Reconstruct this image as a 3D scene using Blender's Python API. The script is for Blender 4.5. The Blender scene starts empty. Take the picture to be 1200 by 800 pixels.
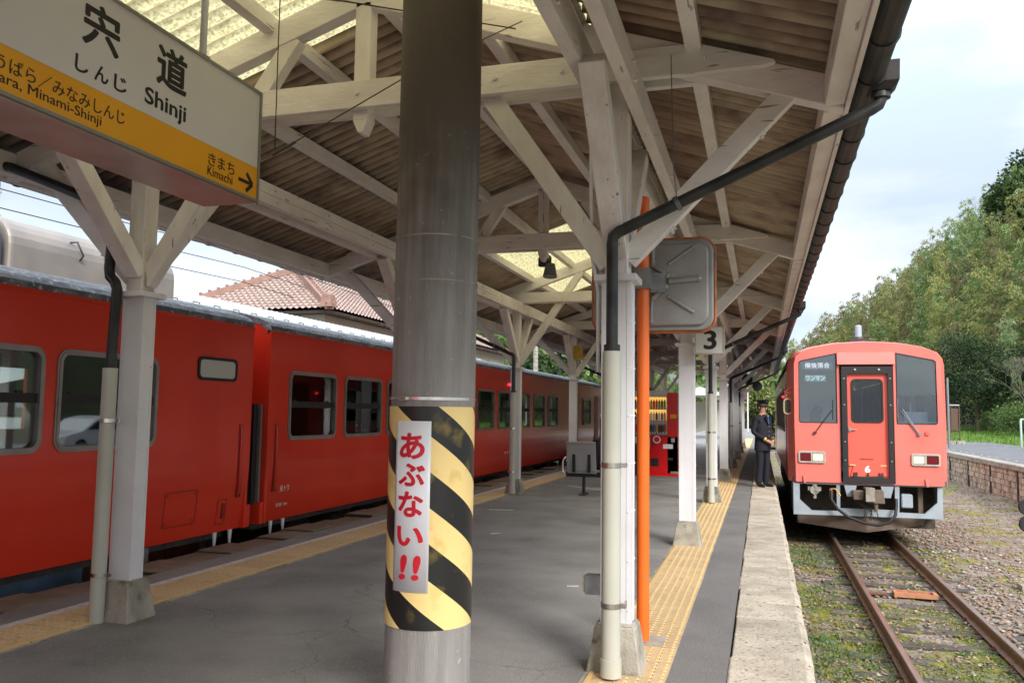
import bpy, bmesh, math, random
import numpy as np
from mathutils import Vector, Matrix
R = math.radians
rnd = random.Random(7)
nrs = np.random.RandomState(5)
scene = bpy.context.scene
COL = scene.collection

# ---------------------------------------------------------------- camera
cam_d = bpy.data.cameras.new('camera'); cam = bpy.data.objects.new('camera', cam_d); COL.objects.link(cam)
cam_d.sensor_width = 36.0; cam_d.lens = 29.19; cam_d.clip_start = 0.05; cam_d.clip_end = 3000
def cam_matrix(yaw, pitch, roll):
    yaw, pitch, roll = R(yaw), R(pitch), R(roll)
    f = Vector((-math.sin(yaw)*math.cos(pitch), math.cos(yaw)*math.cos(pitch), math.sin(pitch)))
    r = Vector((math.cos(yaw), math.sin(yaw), 0)); u = r.cross(f)
    r2 = math.cos(roll)*r + math.sin(roll)*u; u2 = -math.sin(roll)*r + math.cos(roll)*u
    return Matrix(((r2.x, u2.x, -f.x, 0), (r2.y, u2.y, -f.y, 0), (r2.z, u2.z, -f.z, 1.37), (0, 0, 0, 1)))
cam.matrix_world = cam_matrix(16.72, 4.86, 0.795)
cam_d.dof.use_dof = False
scene.camera = cam

# ---------------------------------------------------------------- sky, sun, exposure
SUN_EL, SUN_AZ = 34.0, 142.0     # azimuth measured from +Y towards +X (degrees)
world = bpy.data.worlds.new('World'); scene.world = world; world.use_nodes = True
nt = world.node_tree; N = nt.nodes; L = nt.links; N.clear()
out = N.new('ShaderNodeOutputWorld'); bg = N.new('ShaderNodeBackground')
sky = N.new('ShaderNodeTexSky'); sky.sky_type = 'NISHITA'; sky.sun_disc = False
sky.sun_elevation = R(SUN_EL); sky.sun_rotation = R(SUN_AZ); sky.air_density = 1.0; sky.dust_density = 2.0
skb = N.new('ShaderNodeMixRGB'); skb.blend_type = 'MULTIPLY'; skb.inputs[0].default_value = 1
skb.inputs[2].default_value = (0.115, 0.115, 0.115, 1)
tc = N.new('ShaderNodeTexCoord'); mp = N.new('ShaderNodeMapping'); mp.inputs['Scale'].default_value = (1.0, 1.0, 2.6)
n1 = N.new('ShaderNodeTexNoise'); n1.inputs['Scale'].default_value = 2.1; n1.inputs['Detail'].default_value = 7; n1.inputs['Roughness'].default_value = 0.52
n1.inputs['Distortion'].default_value = 0.35
cr = N.new('ShaderNodeValToRGB'); cr.color_ramp.elements[0].position = 0.30; cr.color_ramp.elements[1].position = 0.58
n2 = N.new('ShaderNodeTexNoise'); n2.inputs['Scale'].default_value = 3.1; n2.inputs['Detail'].default_value = 5
c2 = N.new('ShaderNodeValToRGB'); c2.color_ramp.elements[0].position = 0.40; c2.color_ramp.elements[1].position = 0.60
c2.color_ramp.elements[0].color = (0.255, 0.295, 0.345, 1); c2.color_ramp.elements[1].color = (0.385, 0.405, 0.425, 1)
mx = N.new('ShaderNodeMixRGB'); mf = N.new('ShaderNodeMath'); mf.operation = 'MULTIPLY_ADD'; mf.inputs[1].default_value = 0.45; mf.inputs[2].default_value = 0.55
L.new(sky.outputs[0], skb.inputs[1]); L.new(tc.outputs['Generated'], mp.inputs[0]); L.new(mp.outputs[0], n1.inputs['Vector']); L.new(mp.outputs[0], n2.inputs['Vector'])
L.new(n1.outputs['Fac'], cr.inputs[0]); L.new(n2.outputs['Fac'], c2.inputs[0]); L.new(cr.outputs[0], mf.inputs[0])
L.new(mf.outputs[0], mx.inputs[0]); L.new(skb.outputs[0], mx.inputs[1]); L.new(c2.outputs[0], mx.inputs[2])
# an overcast sky is brighter overhead than at the horizon
sz = N.new('ShaderNodeSeparateXYZ'); L.new(tc.outputs['Generated'], sz.inputs[0]); zr = N.new('ShaderNodeMapRange')
zr.interpolation_type = 'SMOOTHSTEP'; zr.inputs[1].default_value = 0.15; zr.inputs[2].default_value = 1.0; zr.inputs[3].default_value = 0.95; zr.inputs[4].default_value = 2.9
L.new(sz.outputs['Z'], zr.inputs[0]); L.new(zr.outputs[0], bg.inputs[1])
L.new(mx.outputs[0], bg.inputs[0]); L.new(bg.outputs[0], out.inputs[0])
sun_d = bpy.data.lights.new('sun', 'SUN'); sun_d.energy = 1.35; sun_d.angle = R(18); sun_d.color = (1.0, 0.96, 0.90)
sun = bpy.data.objects.new('sun', sun_d); COL.objects.link(sun)
sd = Vector((math.sin(R(SUN_AZ))*math.cos(R(SUN_EL)), math.cos(R(SUN_AZ))*math.cos(R(SUN_EL)), math.sin(R(SUN_EL))))
sun.rotation_euler = sd.to_track_quat('Z', 'Y').to_euler(); sun.location = (0, 0, 30)
vs = scene.view_settings; vs.view_transform = 'Standard'; vs.look = 'None'; vs.exposure = 1.50; vs.gamma = 1.0; vs.use_curve_mapping = False
scene.cycles.use_denoising = True
scene.cycles.max_bounces = 8; scene.cycles.diffuse_bounces = 4; scene.cycles.transparent_max_bounces = 16
scene.cycles.glossy_bounces = 3; scene.cycles.transmission_bounces = 4
scene.cycles.caustics_reflective = False; scene.cycles.caustics_refractive = False

# ---------------------------------------------------------------- helpers
def tag(o, label=None, cat=None, group=None, kind=None):
    if label: o['label'] = label
    if cat: o['category'] = cat
    if group: o['group'] = group
    if kind: o['kind'] = kind
    return o
def thing(name, label, cat, loc=(0, 0, 0), rz=0, group=None):
    o = bpy.data.objects.new(name, None); COL.objects.link(o); o.location = loc; o.rotation_euler = (0, 0, rz)
    o.empty_display_size = 0.1
    return tag(o, label, cat, group)
def inst(name, mesh, parent=None, loc=(0, 0, 0), rot=(0, 0, 0), scale=None):
    o = bpy.data.objects.new(name, mesh); COL.objects.link(o); o.location = loc; o.rotation_euler = rot
    if scale: o.scale = scale
    if parent: o.parent = parent
    return o
def copy_tree(o, parent=None):
    c = o.copy(); COL.objects.link(c)
    if parent: c.parent = parent
    for ch in list(o.children): copy_tree(ch, c)
    return c
def bev(o, w=0.004, seg=1):
    m = o.modifiers.new('bevel', 'BEVEL'); m.width = w; m.segments = seg; m.limit_method = 'ANGLE'; m.angle_limit = R(40)
    return o

class MB:
    def __init__(s): s.v = []; s.f = []; s.sm = []; s.mi = []; s.m = 0
    def _add(s, vs, fs, smooth=False):
        b = len(s.v); s.v.extend([tuple(p) for p in vs])
        for f in fs: s.f.append(tuple(i+b for i in f)); s.sm.append(smooth); s.mi.append(s.m)
        return s
    def box(s, x0, x1, y0, y1, z0, z1):
        vs = [(x0,y0,z0),(x1,y0,z0),(x1,y1,z0),(x0,y1,z0),(x0,y0,z1),(x1,y0,z1),(x1,y1,z1),(x0,y1,z1)]
        return s._add(vs, [(0,3,2,1),(4,5,6,7),(0,1,5,4),(1,2,6,5),(2,3,7,6),(3,0,4,7)])
    def frustum(s, cx, cy, z0, z1, wx0, wy0, wx1, wy1, dx=0, dy=0):
        vs = []
        for z, wx, wy, ox, oy in ((z0, wx0, wy0, 0, 0), (z1, wx1, wy1, dx, dy)):
            vs += [(cx+ox-wx/2,cy+oy-wy/2,z),(cx+ox+wx/2,cy+oy-wy/2,z),(cx+ox+wx/2,cy+oy+wy/2,z),(cx+ox-wx/2,cy+oy+wy/2,z)]
        return s._add(vs, [(0,3,2,1),(4,5,6,7),(0,1,5,4),(1,2,6,5),(2,3,7,6),(3,0,4,7)])
    def beam(s, p, q, w, h, up=(0, 0, 1)):
        p, q = Vector(p), Vector(q); d = (q-p).normalized(); u = Vector(up)
        side = d.cross(u).normalized(); u = side.cross(d).normalized()
        vs = []
        for c in (p, q):
            for a, b in ((-1,-1),(1,-1),(1,1),(-1,1)): vs.append(c+side*(a*w/2)+u*(b*h/2))
        return s._add(vs, [(0,1,2,3),(7,6,5,4),(0,4,5,1),(1,5,6,2),(2,6,7,3),(3,7,4,0)])
    def cyl(s, p, q, r1, r2=None, n=12, cap=True, smooth=True):
        r2 = r1 if r2 is None else r2
        p, q = Vector(p), Vector(q); d = (q-p).normalized()
        a = d.orthogonal().normalized(); b = d.cross(a)
        vs = []
        for c, r in ((p, r1), (q, r2)):
            for i in range(n):
                t = 2*math.pi*i/n; vs.append(c+a*(r*math.cos(t))+b*(r*math.sin(t)))
        s._add(vs, [(i, (i+1) % n, n+(i+1) % n, n+i) for i in range(n)], smooth)
        if cap:
            s._add(vs[:n], [tuple(reversed(range(n)))]); s._add(vs[n:], [tuple(range(n))])
        return s
    def tube(s, pts, r, n=10, cap=True):
        pts = [Vector(p) for p in pts]; rings = []; a = None
        rr = r if isinstance(r, (list, tuple)) else [r]*len(pts)
        for i, p in enumerate(pts):
            d = (pts[min(i+1, len(pts)-1)]-pts[max(i-1, 0)]).normalized()
            if a is None: a = d.orthogonal().normalized()
            else:
                a = (a-d*a.dot(d))
                a = a.normalized() if a.length > 1e-6 else d.orthogonal().normalized()
            b = d.cross(a)
            rings.append([p+a*(rr[i]*math.cos(2*math.pi*k/n))+b*(rr[i]*math.sin(2*math.pi*k/n)) for k in range(n)])
        vs = [v for rg in rings for v in rg]; fs = []
        for i in range(len(pts)-1):
            for k in range(n): fs.append((i*n+k, i*n+(k+1) % n, (i+1)*n+(k+1) % n, (i+1)*n+k))
        s._add(vs, fs, True)
        if cap:
            s._add(rings[0], [tuple(reversed(range(n)))]); s._add(rings[-1], [tuple(range(n))])
        return s
    def prism(s, poly, axis, a, b):
        """poly: 2-D points; axis 'x': points are (y,z) extruded a..b in x; 'y': (x,z); 'z': (x,y)"""
        def P(u, v, w): return {'x': (w, u, v), 'y': (u, w, v), 'z': (u, v, w)}[axis]
        n = len(poly); vs = [P(u, v, a) for u, v in poly]+[P(u, v, b) for u, v in poly]
        ar = sum(poly[i][0]*poly[(i+1) % n][1]-poly[(i+1) % n][0]*poly[i][1] for i in range(n))
        flip = (ar > 0) ^ (axis == 'y') ^ (b < a)
        lo, hi = tuple(range(n)), tuple(range(n, 2*n))
        if flip: fs = [lo[::-1], hi]+[(i, (i+1) % n, n+(i+1) % n, n+i) for i in range(n)]
        else: fs = [lo, hi[::-1]]+[((i+1) % n, i, n+i, n+(i+1) % n) for i in range(n)]
        return s._add(vs, fs)
    def ring(s, outer, inner, axis, a, b):
        """frame between two closed outlines of equal point count"""
        def P(u, v, w): return {'x': (w, u, v), 'y': (u, w, v), 'z': (u, v, w)}[axis]
        n = len(outer); vs = []
        for w in (a, b):
            vs += [P(u, v, w) for u, v in outer]+[P(u, v, w) for u, v in inner]
        fs = []
        for i in range(n):
            j = (i+1) % n
            fs += [(i, j, n+j, n+i), (2*n+j, 2*n+i, 3*n+i, 3*n+j), (j, i, 2*n+i, 2*n+j), (n+i, n+j, 3*n+j, 3*n+i)]
        return s._add(vs, fs)
    def sphere(s, c, r, n=10, m=6, sc=(1, 1, 1)):
        vs = []; c = Vector(c)
        for j in range(m+1):
            th = math.pi*j/m
            for i in range(n):
                t = 2*math.pi*i/n
                vs.append((c.x+r*sc[0]*math.sin(th)*math.cos(t), c.y+r*sc[1]*math.sin(th)*math.sin(t), c.z+r*sc[2]*math.cos(th)))
        return s._add(vs, [(j*n+i, (j+1)*n+i, (j+1)*n+(i+1) % n, j*n+(i+1) % n) for j in range(m) for i in range(n)], True)
    def mesh(s, name, mats):
        me = bpy.data.meshes.new(name); me.from_pydata(s.v, [], s.f)
        for m in (mats if isinstance(mats, (list, tuple)) else [mats]): me.materials.append(m)
        me.polygons.foreach_set('use_smooth', s.sm); me.polygons.foreach_set('material_index', s.mi); me.update()
        bm = bmesh.new(); bm.from_mesh(me); bmesh.ops.recalc_face_normals(bm, faces=bm.faces); bm.to_mesh(me); bm.free()
        return me
    def build(s, name, mats, parent=None, loc=(0, 0, 0), rot=(0, 0, 0)):
        return inst(name, s.mesh(name, mats), parent, loc, rot)

def rrect(x0, x1, y0, y1, r, n=4):
    pts = []
    for cx, cy, a0 in ((x1-r, y1-r, 0), (x0+r, y1-r, 90), (x0+r, y0+r, 180), (x1-r, y0+r, 270)):
        for i in range(n+1):
            t = R(a0+90*i/n); pts.append((cx+r*math.cos(t), cy+r*math.sin(t)))
    return pts

def np_mesh(name, verts, faces, mats, smooth=False, mi=None):
    me = bpy.data.meshes.new(name); verts = np.asarray(verts, np.float32); faces = np.asarray(faces, np.int32)
    nf, k = faces.shape
    me.vertices.add(len(verts)); me.vertices.foreach_set('co', verts.ravel())
    me.loops.add(nf*k); me.loops.foreach_set('vertex_index', faces.ravel())
    me.polygons.add(nf); me.polygons.foreach_set('loop_start', np.arange(0, nf*k, k, dtype=np.int32))
    for m in (mats if isinstance(mats, (list, tuple)) else [mats]): me.materials.append(m)
    if mi is not None: me.polygons.foreach_set('material_index', np.asarray(mi, np.int32))
    me.update(calc_edges=True)
    if smooth: me.polygons.foreach_set('use_smooth', [True]*nf)
    return me

# ---------------------------------------------------------------- materials
def mat(name, col, rough=0.6, metal=0.0, col2=None, nscale=6.0, lo=0.35, hi=0.7, stretch=(1, 1, 1), bump=0.0, bscale=40.0,
        spec=0.5, rndval=0.0, emit=None, estr=0.0, coat=0.0, col3=None, n3=40.0, lo3=0.55, hi3=0.62, detail=5, st3=None):
    m = bpy.data.materials.new(name); m.use_nodes = True; t = m.node_tree; n = t.nodes; l = t.links
    b = n['Principled BSDF']; b.inputs['Roughness'].default_value = rough; b.inputs['Metallic'].default_value = metal
    b.inputs['Specular IOR Level'].default_value = spec
    b.inputs['Base Color'].default_value = (*col, 1)
    if coat: b.inputs['Coat Weight'].default_value = coat; b.inputs['Coat Roughness'].default_value = 0.08
    if emit: b.inputs['Emission Color'].default_value = (*emit, 1); b.inputs['Emission Strength'].default_value = estr
    tcn = n.new('ShaderNodeTexCoord'); oi = n.new('ShaderNodeObjectInfo')
    off = n.new('ShaderNodeVectorMath'); off.operation = 'MULTIPLY_ADD'; off.inputs[1].default_value = (1, 1, 1)
    cmb = n.new('ShaderNodeVectorMath'); cmb.operation = 'SCALE'; cmb.inputs[0].default_value = (41, 23, 17)
    l.new(oi.outputs['Random'], cmb.inputs['Scale']); l.new(tcn.outputs['Object'], off.inputs[0]); l.new(cmb.outputs[0], off.inputs[2])
    mpn = n.new('ShaderNodeMapping'); mpn.inputs['Scale'].default_value = stretch; l.new(off.outputs[0], mpn.inputs[0])
    cur = None
    if col2:
        ns = n.new('ShaderNodeTexNoise'); ns.inputs['Scale'].default_value = nscale; ns.inputs['Detail'].default_value = detail
        l.new(mpn.outputs[0], ns.inputs['Vector'])
        r_ = n.new('ShaderNodeValToRGB'); r_.color_ramp.elements[0].position = lo; r_.color_ramp.elements[1].position = hi
        r_.color_ramp.elements[0].color = (*col, 1); r_.color_ramp.elements[1].color = (*col2, 1)
        l.new(ns.outputs['Fac'], r_.inputs[0]); cur = r_.outputs[0]
    if col3:
        ns = n.new('ShaderNodeTexNoise'); ns.inputs['Scale'].default_value = n3; ns.inputs['Detail'].default_value = 3
        if st3:
            mp3 = n.new('ShaderNodeMapping'); mp3.inputs['Scale'].default_value = st3; l.new(off.outputs[0], mp3.inputs[0]); l.new(mp3.outputs[0], ns.inputs['Vector'])
        else: l.new(off.outputs[0], ns.inputs['Vector'])
        r_ = n.new('ShaderNodeValToRGB'); r_.color_ramp.elements[0].position = lo3; r_.color_ramp.elements[1].position = hi3
        l.new(ns.outputs['Fac'], r_.inputs[0]); mm = n.new('ShaderNodeMixRGB'); l.new(r_.outputs[0], mm.inputs[0])
        if cur: l.new(cur, mm.inputs[1])
        else: mm.inputs[1].default_value = (*col, 1)
        mm.inputs[2].default_value = (*col3, 1); cur = mm.outputs[0]
    if rndval:
        hs = n.new('ShaderNodeHueSaturation'); mr = n.new('ShaderNodeMapRange')
        mr.inputs[3].default_value = 1-rndval; mr.inputs[4].default_value = 1+rndval
        l.new(oi.outputs['Random'], mr.inputs[0]); l.new(mr.outputs[0], hs.inputs['Value'])
        if cur: l.new(cur, hs.inputs['Color'])
        else: hs.inputs['Color'].default_value = (*col, 1)
        cur = hs.outputs[0]
    if cur: l.new(cur, b.inputs['Base Color'])
    if bump:
        nb = n.new('ShaderNodeTexNoise'); nb.inputs['Scale'].default_value = bscale; nb.inputs['Detail'].default_value = 4
        l.new(mpn.outputs[0], nb.inputs['Vector']); bn = n.new('ShaderNodeBump'); bn.inputs['Strength'].default_value = bump; bn.inputs['Distance'].default_value = 0.01
        l.new(nb.outputs['Fac'], bn.inputs['Height']); l.new(bn.outputs[0], b.inputs['Normal'])
    return m
def glass(name, tint=(0.75, 0.8, 0.8), f=0.12, rough=0.02):
    m = bpy.data.materials.new(name); m.use_nodes = True; t = m.node_tree; n = t.nodes; l = t.links; n.clear()
    o = n.new('ShaderNodeOutputMaterial'); tr = n.new('ShaderNodeBsdfTransparent'); tr.inputs[0].default_value = (*tint, 1)
    g = n.new('ShaderNodeBsdfGlossy'); g.inputs['Roughness'].default_value = rough; g.inputs[0].default_value = (0.9, 0.95, 0.95, 1)
    fr = n.new('ShaderNodeFresnel'); fr.inputs[0].default_value = 1.45; mxx = n.new('ShaderNodeMixShader')
    ad = n.new('ShaderNodeMath'); ad.operation = 'ADD'; ad.inputs[1].default_value = f; ad.use_clamp = True
    l.new(fr.outputs[0], ad.inputs[0]); l.new(ad.outputs[0], mxx.inputs[0]); l.new(tr.outputs[0], mxx.inputs[1]); l.new(g.outputs[0], mxx.inputs[2]); l.new(mxx.outputs[0], o.inputs[0])
    return m
M = {}
M['paint'] = mat('white_timber_paint', (0.83, 0.80, 0.79), 0.45, col2=(0.69, 0.65, 0.63), nscale=2.2, stretch=(1, 1, 1), bump=0.5, bscale=18, rndval=0.06, col3=(0.28, 0.22, 0.17), n3=26, lo3=0.70, hi3=0.73)
for ax_, s3_ in (('x', (.10, 1, 1)), ('y', (1, .10, 1)), ('z', (1, 1, .10))):      # old timber: drying cracks and worn paint run along the grain
    M['paint_'+ax_] = mat('white_timber_paint_'+ax_, (0.83, 0.80, 0.79), 0.45, col2=(0.67, 0.63, 0.61), nscale=2.4, bump=0.5, bscale=14, stretch=tuple(1 if q < 1 else 2.5 for q in s3_), rndval=0.07, col3=(0.33, 0.27, 0.22), n3=30, lo3=0.685, hi3=0.715, st3=s3_)
M['steelwhite'] = mat('white_steel_paint', (0.76, 0.76, 0.80), 0.32, col2=(0.68, 0.67, 0.69), nscale=2.5, bump=0.08, bscale=12, col3=(0.35, 0.28, 0.22), n3=22, lo3=0.73, hi3=0.78)
M['concrete'] = mat('concrete', (0.40, 0.37, 0.31), 0.9, col2=(0.22, 0.20, 0.16), nscale=7, bump=0.6, bscale=60, rndval=0.1, col3=(0.12, 0.12, 0.09), n3=9, lo3=0.58, hi3=0.72)
M['concrete_dark'] = mat('dark_weathered_concrete', (0.26, 0.24, 0.20), 0.9, col2=(0.10, 0.095, 0.08), nscale=6, bump=0.7, bscale=45, col3=(0.36, 0.33, 0.28), n3=12, lo3=0.6, hi3=0.7)
M['sheet'] = mat('brown_stained_slate_sheet', (0.43, 0.34, 0.255), 0.85, col2=(0.58, 0.48, 0.36), nscale=2.2, lo=0.36, hi=0.70, stretch=(0.6, 3, 1), rndval=0.12, bump=0.15, bscale=30, col3=(0.20, 0.13, 0.11), n3=2.6, lo3=0.48, hi3=0.72)
M['pipe'] = mat('grey_beige_pvc', (0.48, 0.48, 0.415), 0.38, col2=(0.43, 0.43, 0.37), nscale=3)
M['pipe_black'] = mat('black_pvc', (0.016, 0.017, 0.019), 0.35, spec=0.3, col2=(0.05, 0.05, 0.05), nscale=6)
M['gutter'] = mat('dark_gutter_pvc', (0.014, 0.013, 0.013), 0.45, spec=0.25, col2=(0.045, 0.04, 0.037), nscale=9)
M['steel'] = mat('stainless_band', (0.62, 0.60, 0.57), 0.25, metal=1.0)
M['rust'] = mat('rusty_iron', (0.19, 0.085, 0.045), 0.85, col2=(0.10, 0.05, 0.032), nscale=20, bump=0.5, bscale=80)
M['orange'] = mat('orange_pole_paint', (0.86, 0.165, 0.020), 0.35, col2=(0.78, 0.14, 0.018), nscale=3, col3=(0.65, 0.35, 0.22), n3=60, lo3=0.72, hi3=0.75)
M['black'] = mat('black_rubber', (0.012, 0.012, 0.013), 0.6)
M['iron'] = mat('dark_iron', (0.045, 0.042, 0.04), 0.6, metal=0.3, col2=(0.08, 0.06, 0.05), nscale=12)
M['asphalt'] = mat('platform_asphalt', (0.185, 0.178, 0.170), 0.8, col2=(0.275, 0.26, 0.245), nscale=1.3, lo=0.36, hi=0.62, bump=0.9, bscale=120, col3=(0.34, 0.31, 0.29), n3=75, lo3=0.60, hi3=0.68, detail=12)
M['asphalt_edge'] = mat('edge_asphalt', (0.205, 0.19, 0.18), 0.9, col2=(0.145, 0.135, 0.13), nscale=1.6, bump=0.9, bscale=110, col3=(0.29, 0.27, 0.25), n3=70, lo3=0.62, hi3=0.70, detail=9)
M['tile'] = mat('ochre_tactile_tile', (0.60, 0.43, 0.245), 0.6, col2=(0.52, 0.36, 0.19), nscale=9, rndval=0.12, col3=(0.40, 0.26, 0.13), n3=16, lo3=0.58, hi3=0.75, bump=0.2, bscale=90)
M['tiledot'] = mat('worn_yellow_dot', (0.66, 0.45, 0.19), 0.55)
M['joint'] = mat('dark_mossy_joint', (0.035, 0.034, 0.024), 0.95)
M['whiteline'] = mat('worn_white_paint', (0.66, 0.64, 0.60), 0.7, col2=(0.48, 0.46, 0.42), nscale=14)
M['stone'] = mat('buff_coping_stone', (0.50, 0.43, 0.335), 0.85, col2=(0.37, 0.31, 0.235), nscale=4.5, lo=.4, hi=.62, rndval=0.13, bump=1.0, bscale=45, col3=(0.20, 0.18, 0.15), n3=34, lo3=0.60, hi3=0.66)
M['stone_brown'] = mat('brown_coping_stone', (0.24, 0.185, 0.135), 0.9, col2=(0.15, 0.12, 0.085), nscale=5, rndval=0.15, bump=0.8, bscale=38, col3=(0.16, 0.17, 0.06), n3=5, lo3=0.60, hi3=0.72)
M['red'] = mat('vermilion_train_paint', (0.78, 0.052, 0.024), 0.17, col2=(0.68, 0.042, 0.020), nscale=.8, bump=0.35, bscale=1.6, spec=0.32)
M['redfront'] = mat('pale_vermilion_paint', (0.80, 0.19, 0.155), 0.36, col2=(0.75, 0.165, 0.13), nscale=1.5, spec=0.4)  # paler, pinker red for the cab end
M['reddoor'] = mat('bright_vermilion_door_paint', (0.80, 0.125, 0.088), 0.28, spec=0.4)
M['darkred'] = mat('dark_red_recess', (0.25, 0.02, 0.012), 0.5)
M['trainroof'] = mat('sooty_grey_roof_paint', (0.20, 0.205, 0.21), 0.7, col2=(0.07, 0.075, 0.085), nscale=9, lo=0.38, hi=0.62, stretch=(2, 0.5, 2), bump=0.5, bscale=30, col3=(0.38, 0.39, 0.40), n3=20, lo3=0.56, hi3=0.68)
M['ac'] = mat('silver_roof_unit_paint', (0.30, 0.265, 0.235), 0.5, col2=(0.22, 0.20, 0.185), nscale=2.5, metal=0.2)
M['alu'] = mat('window_aluminium', (0.33, 0.30, 0.28), 0.45, metal=0.5, col2=(0.24, 0.22, 0.21), nscale=6)
M['glass'] = glass('train_window_glass', (0.66, 0.72, 0.70), 0.07)
M['glass_dark'] = glass('cab_glass', (0.90, 0.94, 0.97), 0.065)
M['glass_door'] = glass('door_glass', (0.85, 0.88, 0.9), 0.01)
M['frost'] = mat('frosted_glass', (0.55, 0.58, 0.54), 0.25, spec=0.6)
M['gray_frame'] = mat('blue_grey_steel_paint', (0.36, 0.41, 0.46), 0.45, col2=(0.30, 0.34, 0.38), nscale=5)
M['under'] = mat('dusty_underframe', (0.045, 0.038, 0.032), 0.8, col2=(0.09, 0.07, 0.055), nscale=8)
M['tank'] = mat('blue_grey_underfloor_box', (0.07, 0.12, 0.19), 0.5, col2=(0.04, 0.06, 0.09), nscale=4)
M['plow'] = mat('brown_dusty_plough', (0.17, 0.115, 0.085), 0.75, col2=(0.11, 0.08, 0.06), nscale=6)
M['seat'] = mat('blue_green_seat_moquette', (0.03, 0.07, 0.085), 0.9)
M['cream'] = mat('cream_interior_panel', (0.45, 0.45, 0.38), 0.6)
M['interior'] = mat('train_interior_floor', (0.10, 0.10, 0.095), 0.7)
M['signwhite'] = mat('sign_white', (0.72, 0.70, 0.68), 0.30, col2=(0.66, 0.64, 0.62), nscale=1.5)
M['signorange'] = mat('sign_orange', (0.86, 0.40, 0.015), 0.4, col2=(0.80, 0.36, 0.012), nscale=2)
M['signframe'] = mat('sign_frame_grey_green', (0.30, 0.30, 0.26), 0.4, metal=0.4)
M['signbottom'] = mat('sign_bottom_dull_pink_steel', (0.45, 0.30, 0.29), 0.25, col2=(0.55, 0.45, 0.43), nscale=3)
M['ink'] = mat('black_lettering', (0.008, 0.008, 0.008), 0.5)
M['whiteprint'] = mat('white_lettering', (0.80, 0.80, 0.80), 0.5)
M['redprint'] = mat('red_lettering', (0.60, 0.012, 0.03), 0.45)
M['sticker'] = mat('pale_grey_sticker', (0.76, 0.77, 0.82), 0.35)
M['mirrorback'] = mat('grey_pressed_steel', (0.24, 0.24, 0.235), 0.42, metal=0.2, col2=(0.31, 0.305, 0.30), nscale=7, col3=(0.42, 0.40, 0.38), n3=14, lo3=0.68, hi3=0.74)
M['mirrorrim'] = mat('rusted_orange_rim', (0.50, 0.15, 0.04), 0.6, col2=(0.16, 0.06, 0.03), nscale=9)
M['galv'] = mat('galvanised_steel', (0.33, 0.34, 0.36), 0.4, metal=0.6, col2=(0.25, 0.26, 0.27), nscale=20)
M['redplastic'] = mat('red_vending_steel', (0.62, 0.008, 0.012), 0.25)
M['navy'] = mat('navy_wool', (0.006, 0.007, 0.014), 0.85)
M['skin'] = mat('skin', (0.42, 0.22, 0.15), 0.5)
M['gold'] = mat('gold_braid', (0.55, 0.35, 0.08), 0.4, metal=0.5)
M['shirt'] = mat('pale_shirt', (0.45, 0.50, 0.62), 0.7)
M['tie'] = mat('blue_necktie', (0.03, 0.08, 0.22), 0.5)
M['hair'] = mat('black_hair', (0.01, 0.009, 0.008), 0.5)

def groove_shade_grime(m, trough_col, amt=.8, per=.13):
    # wave shading and grime painted into every trough (local y runs across the waves)
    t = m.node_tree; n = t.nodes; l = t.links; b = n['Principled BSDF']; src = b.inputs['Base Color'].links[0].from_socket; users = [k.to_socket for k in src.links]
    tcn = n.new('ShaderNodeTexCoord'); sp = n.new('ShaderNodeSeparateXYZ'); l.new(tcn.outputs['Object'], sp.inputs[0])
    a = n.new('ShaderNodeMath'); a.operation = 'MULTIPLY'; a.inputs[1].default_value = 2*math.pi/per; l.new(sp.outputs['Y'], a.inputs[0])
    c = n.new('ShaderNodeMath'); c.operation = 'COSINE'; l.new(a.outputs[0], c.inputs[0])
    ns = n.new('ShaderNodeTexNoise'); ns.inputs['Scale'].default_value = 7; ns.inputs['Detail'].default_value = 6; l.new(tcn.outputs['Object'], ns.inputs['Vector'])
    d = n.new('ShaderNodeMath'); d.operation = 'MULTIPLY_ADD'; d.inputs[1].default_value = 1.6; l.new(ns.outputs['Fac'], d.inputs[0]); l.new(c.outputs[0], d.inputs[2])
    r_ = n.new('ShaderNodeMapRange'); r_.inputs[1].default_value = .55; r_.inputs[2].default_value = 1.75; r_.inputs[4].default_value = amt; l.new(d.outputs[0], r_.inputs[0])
    mm = n.new('ShaderNodeMixRGB'); l.new(r_.outputs[0], mm.inputs[0]); l.new(src, mm.inputs[1]); mm.inputs[2].default_value = (*trough_col, 1)
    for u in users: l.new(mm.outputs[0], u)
groove_shade_grime(M['sheet'], (.11, .075, .055), .8)
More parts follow.
